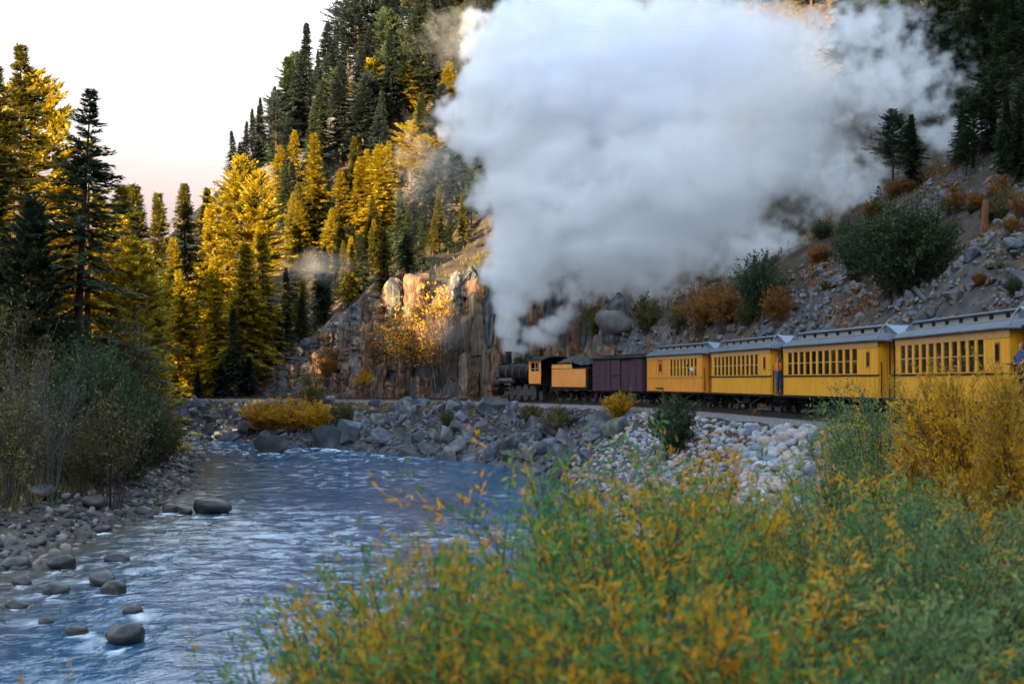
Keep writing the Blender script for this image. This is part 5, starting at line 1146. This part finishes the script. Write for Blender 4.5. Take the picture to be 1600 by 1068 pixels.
thin_l = [(680, 260, 90, 95, 1.5), (720, 60, 90, 70, 1), (650, 300, 45, 50, 1.5)]
puff = [(spx + 46, 528, 34, 22, .6), (spx + 72, 508, 34, 22, .6), (spx + 20, 545, 18, 10, .5), (spx + 95, 490, 30, 20, .4)]
haze_e = [(500, 415, 70, 35, 6), (690, 515, 60, 40, 3), (spx + 25, 622, 22, 9, -2.2)]
def ell(e):
    px, py, rx, ry, dy = e; Y = sY + dy; c = PW(px, py, Y); k = Y / F
    return c, Vector((rx * k, min(max(rx, ry) * k * .62, 5.5), ry * k))
ng = bpy.data.node_groups.new('smoke_density', 'GeometryNodeTree'); ng.interface.new_socket('Geometry', in_out='OUTPUT', socket_type='NodeSocketGeometry')
N = ng.nodes; Lk = ng.links
pos = N.new('GeometryNodeInputPosition')
def mth(op, a, b=None, clamp=False):
    n = N.new('ShaderNodeMath'); n.operation = op; n.use_clamp = clamp
    for i, q in enumerate((a, b)):
        if q is None: continue
        if isinstance(q, (int, float)): n.inputs[i].default_value = q
        else: Lk.new(q, n.inputs[i])
    return n.outputs[0]
def vm(op, a, b):
    n = N.new('ShaderNodeVectorMath'); n.operation = op
    for i, q in enumerate((a, b)):
        if q is None: continue
        if isinstance(q, (Vector, tuple)): n.inputs[i].default_value = tuple(q)
        else: Lk.new(q, n.inputs[i])
    return n
def nz(scale, det, rough=.6, off=(0, 0, 0)):
    n = N.new('ShaderNodeTexNoise'); n.inputs['Scale'].default_value = scale; n.inputs['Detail'].default_value = det; n.inputs['Roughness'].default_value = rough
    Lk.new(vm('ADD', pos.outputs[0], off).outputs[0], n.inputs['Vector']); return n.outputs['Fac']
def field(es):
    out = None
    for e in es:
        c, r = ell(e); d = vm('LENGTH', vm('DIVIDE', vm('SUBTRACT', pos.outputs[0], c).outputs[0], r).outputs[0], None).outputs['Value']
        v = mth('SUBTRACT', 1.0, d); out = v if out is None else mth('MAXIMUM', out, v)
    return out
def dens(es, amp, gain, lo, noise):
    f = field(es); v = mth('ADD', f, mth('MULTIPLY', mth('SUBTRACT', noise, .5), amp)); return mth('MULTIPLY', mth('SUBTRACT', v, lo), gain, True)
def vor(scale, off):
    n = N.new('ShaderNodeTexVoronoi'); n.inputs['Scale'].default_value = scale; wob = N.new('ShaderNodeTexNoise'); wob.inputs['Scale'].default_value = scale * 1.2; wob.inputs['Detail'].default_value = 3
    p_ = vm('ADD', pos.outputs[0], off).outputs[0]; Lk.new(p_, wob.inputs['Vector']); sc_ = vm('MULTIPLY', wob.outputs['Color'], (1.1 / scale,) * 3)
    Lk.new(vm('ADD', p_, sc_.outputs[0]).outputs[0], n.inputs['Vector']); return mth('SUBTRACT', 1.0, n.outputs['Distance'])
bil = mth('ADD', mth('MULTIPLY', vor(.30, (3, 1, 2)), .50), mth('ADD', mth('MULTIPLY', vor(.75, (9, 4, 1)), .30), mth('MULTIPLY', vor(1.7, (2, 8, 5)), .16)))
n_big = mth('ADD', mth('MULTIPLY', bil, .75), mth('MULTIPLY', nz(.5, 7, .6), .42)); n_fine = nz(.8, 6, .62, (31, 7, 3))
sx_ = N.new('ShaderNodeSeparateXYZ'); Lk.new(pos.outputs[0], sx_.inputs[0])
fade = N.new('ShaderNodeMapRange'); fade.inputs['From Min'].default_value = 4; fade.inputs['From Max'].default_value = 26; fade.inputs['To Min'].default_value = .95; fade.inputs['To Max'].default_value = .19
Lk.new(sx_.outputs['X'], fade.inputs['Value'])
soft = N.new('ShaderNodeMapRange'); soft.inputs['From Min'].default_value = 0; soft.inputs['From Max'].default_value = 24; soft.inputs['To Min'].default_value = 5.5; soft.inputs['To Max'].default_value = 2.0
Lk.new(sx_.outputs['X'], soft.inputs['Value'])                      # the smoke thins and its edges soften as it drifts back over the train
d_core = mth('MULTIPLY', dens(core, 1.5, soft.outputs[0], .10, n_big), fade.outputs[0])
d_thin = mth('ADD', mth('MULTIPLY', dens(thin, 3.8, 1.8, .34, n_fine), .6), mth('MULTIPLY', dens(thin_l, 3.8, 1.5, .34, n_fine), .08))
d_puff = mth('MULTIPLY', dens(puff, 1.8, 2.2, .12, n_fine), .9)
d_haze = mth('MULTIPLY', dens(haze_e, 1.6, 1.0, .15, n_fine), .12)
tot = mth('ADD', mth('ADD', d_core, d_thin), mth('ADD', d_puff, d_haze))
vc = N.new('GeometryNodeVolumeCube'); Lk.new(tot, vc.inputs['Density'])
bounds = [ell(e) for e in core + thin + thin_l + puff + haze_e]
lo = [min((c - r * 1.35)[i] for c, r in bounds) for i in range(3)]; hi = [max((c + r * 1.35)[i] for c, r in bounds) for i in range(3)]
lo[2] = max(lo[2], RAILZ)
vc.inputs['Min'].default_value = lo; vc.inputs['Max'].default_value = hi
VX = .19
for i, ax in enumerate('XYZ'): vc.inputs['Resolution ' + ax].default_value = int((hi[i] - lo[i]) / VX)
sm_ = N.new('GeometryNodeSetMaterial'); Lk.new(vc.outputs[0], sm_.inputs['Geometry'])
go = N.new('NodeGroupOutput'); Lk.new(sm_.outputs[0], go.inputs[0])
M_smoke = bpy.data.materials.new('steam_and_smoke'); M_smoke.use_nodes = True; nt = M_smoke.node_tree; nt.nodes.remove(nt.nodes['Principled BSDF'])
pv = nt.nodes.new('ShaderNodeVolumePrincipled'); pv.inputs['Color'].default_value = (.982, .992, 1.0, 1); pv.inputs['Density'].default_value = 1.0; pv.inputs['Anisotropy'].default_value = .0
nt.links.new(pv.outputs[0], nt.nodes['Material Output'].inputs['Volume'])
sm_.inputs['Material'].default_value = M_smoke
vd = bpy.data.volumes.new('smoke_plume'); vo = bpy.data.objects.new('smoke_plume', vd); COL.objects.link(vo); vd.materials.append(M_smoke)
md = vo.modifiers.new('density', 'NODES'); md.node_group = ng
tag(vo, 'huge white plume of smoke and steam billowing from the locomotive', 'smoke', kind='stuff')
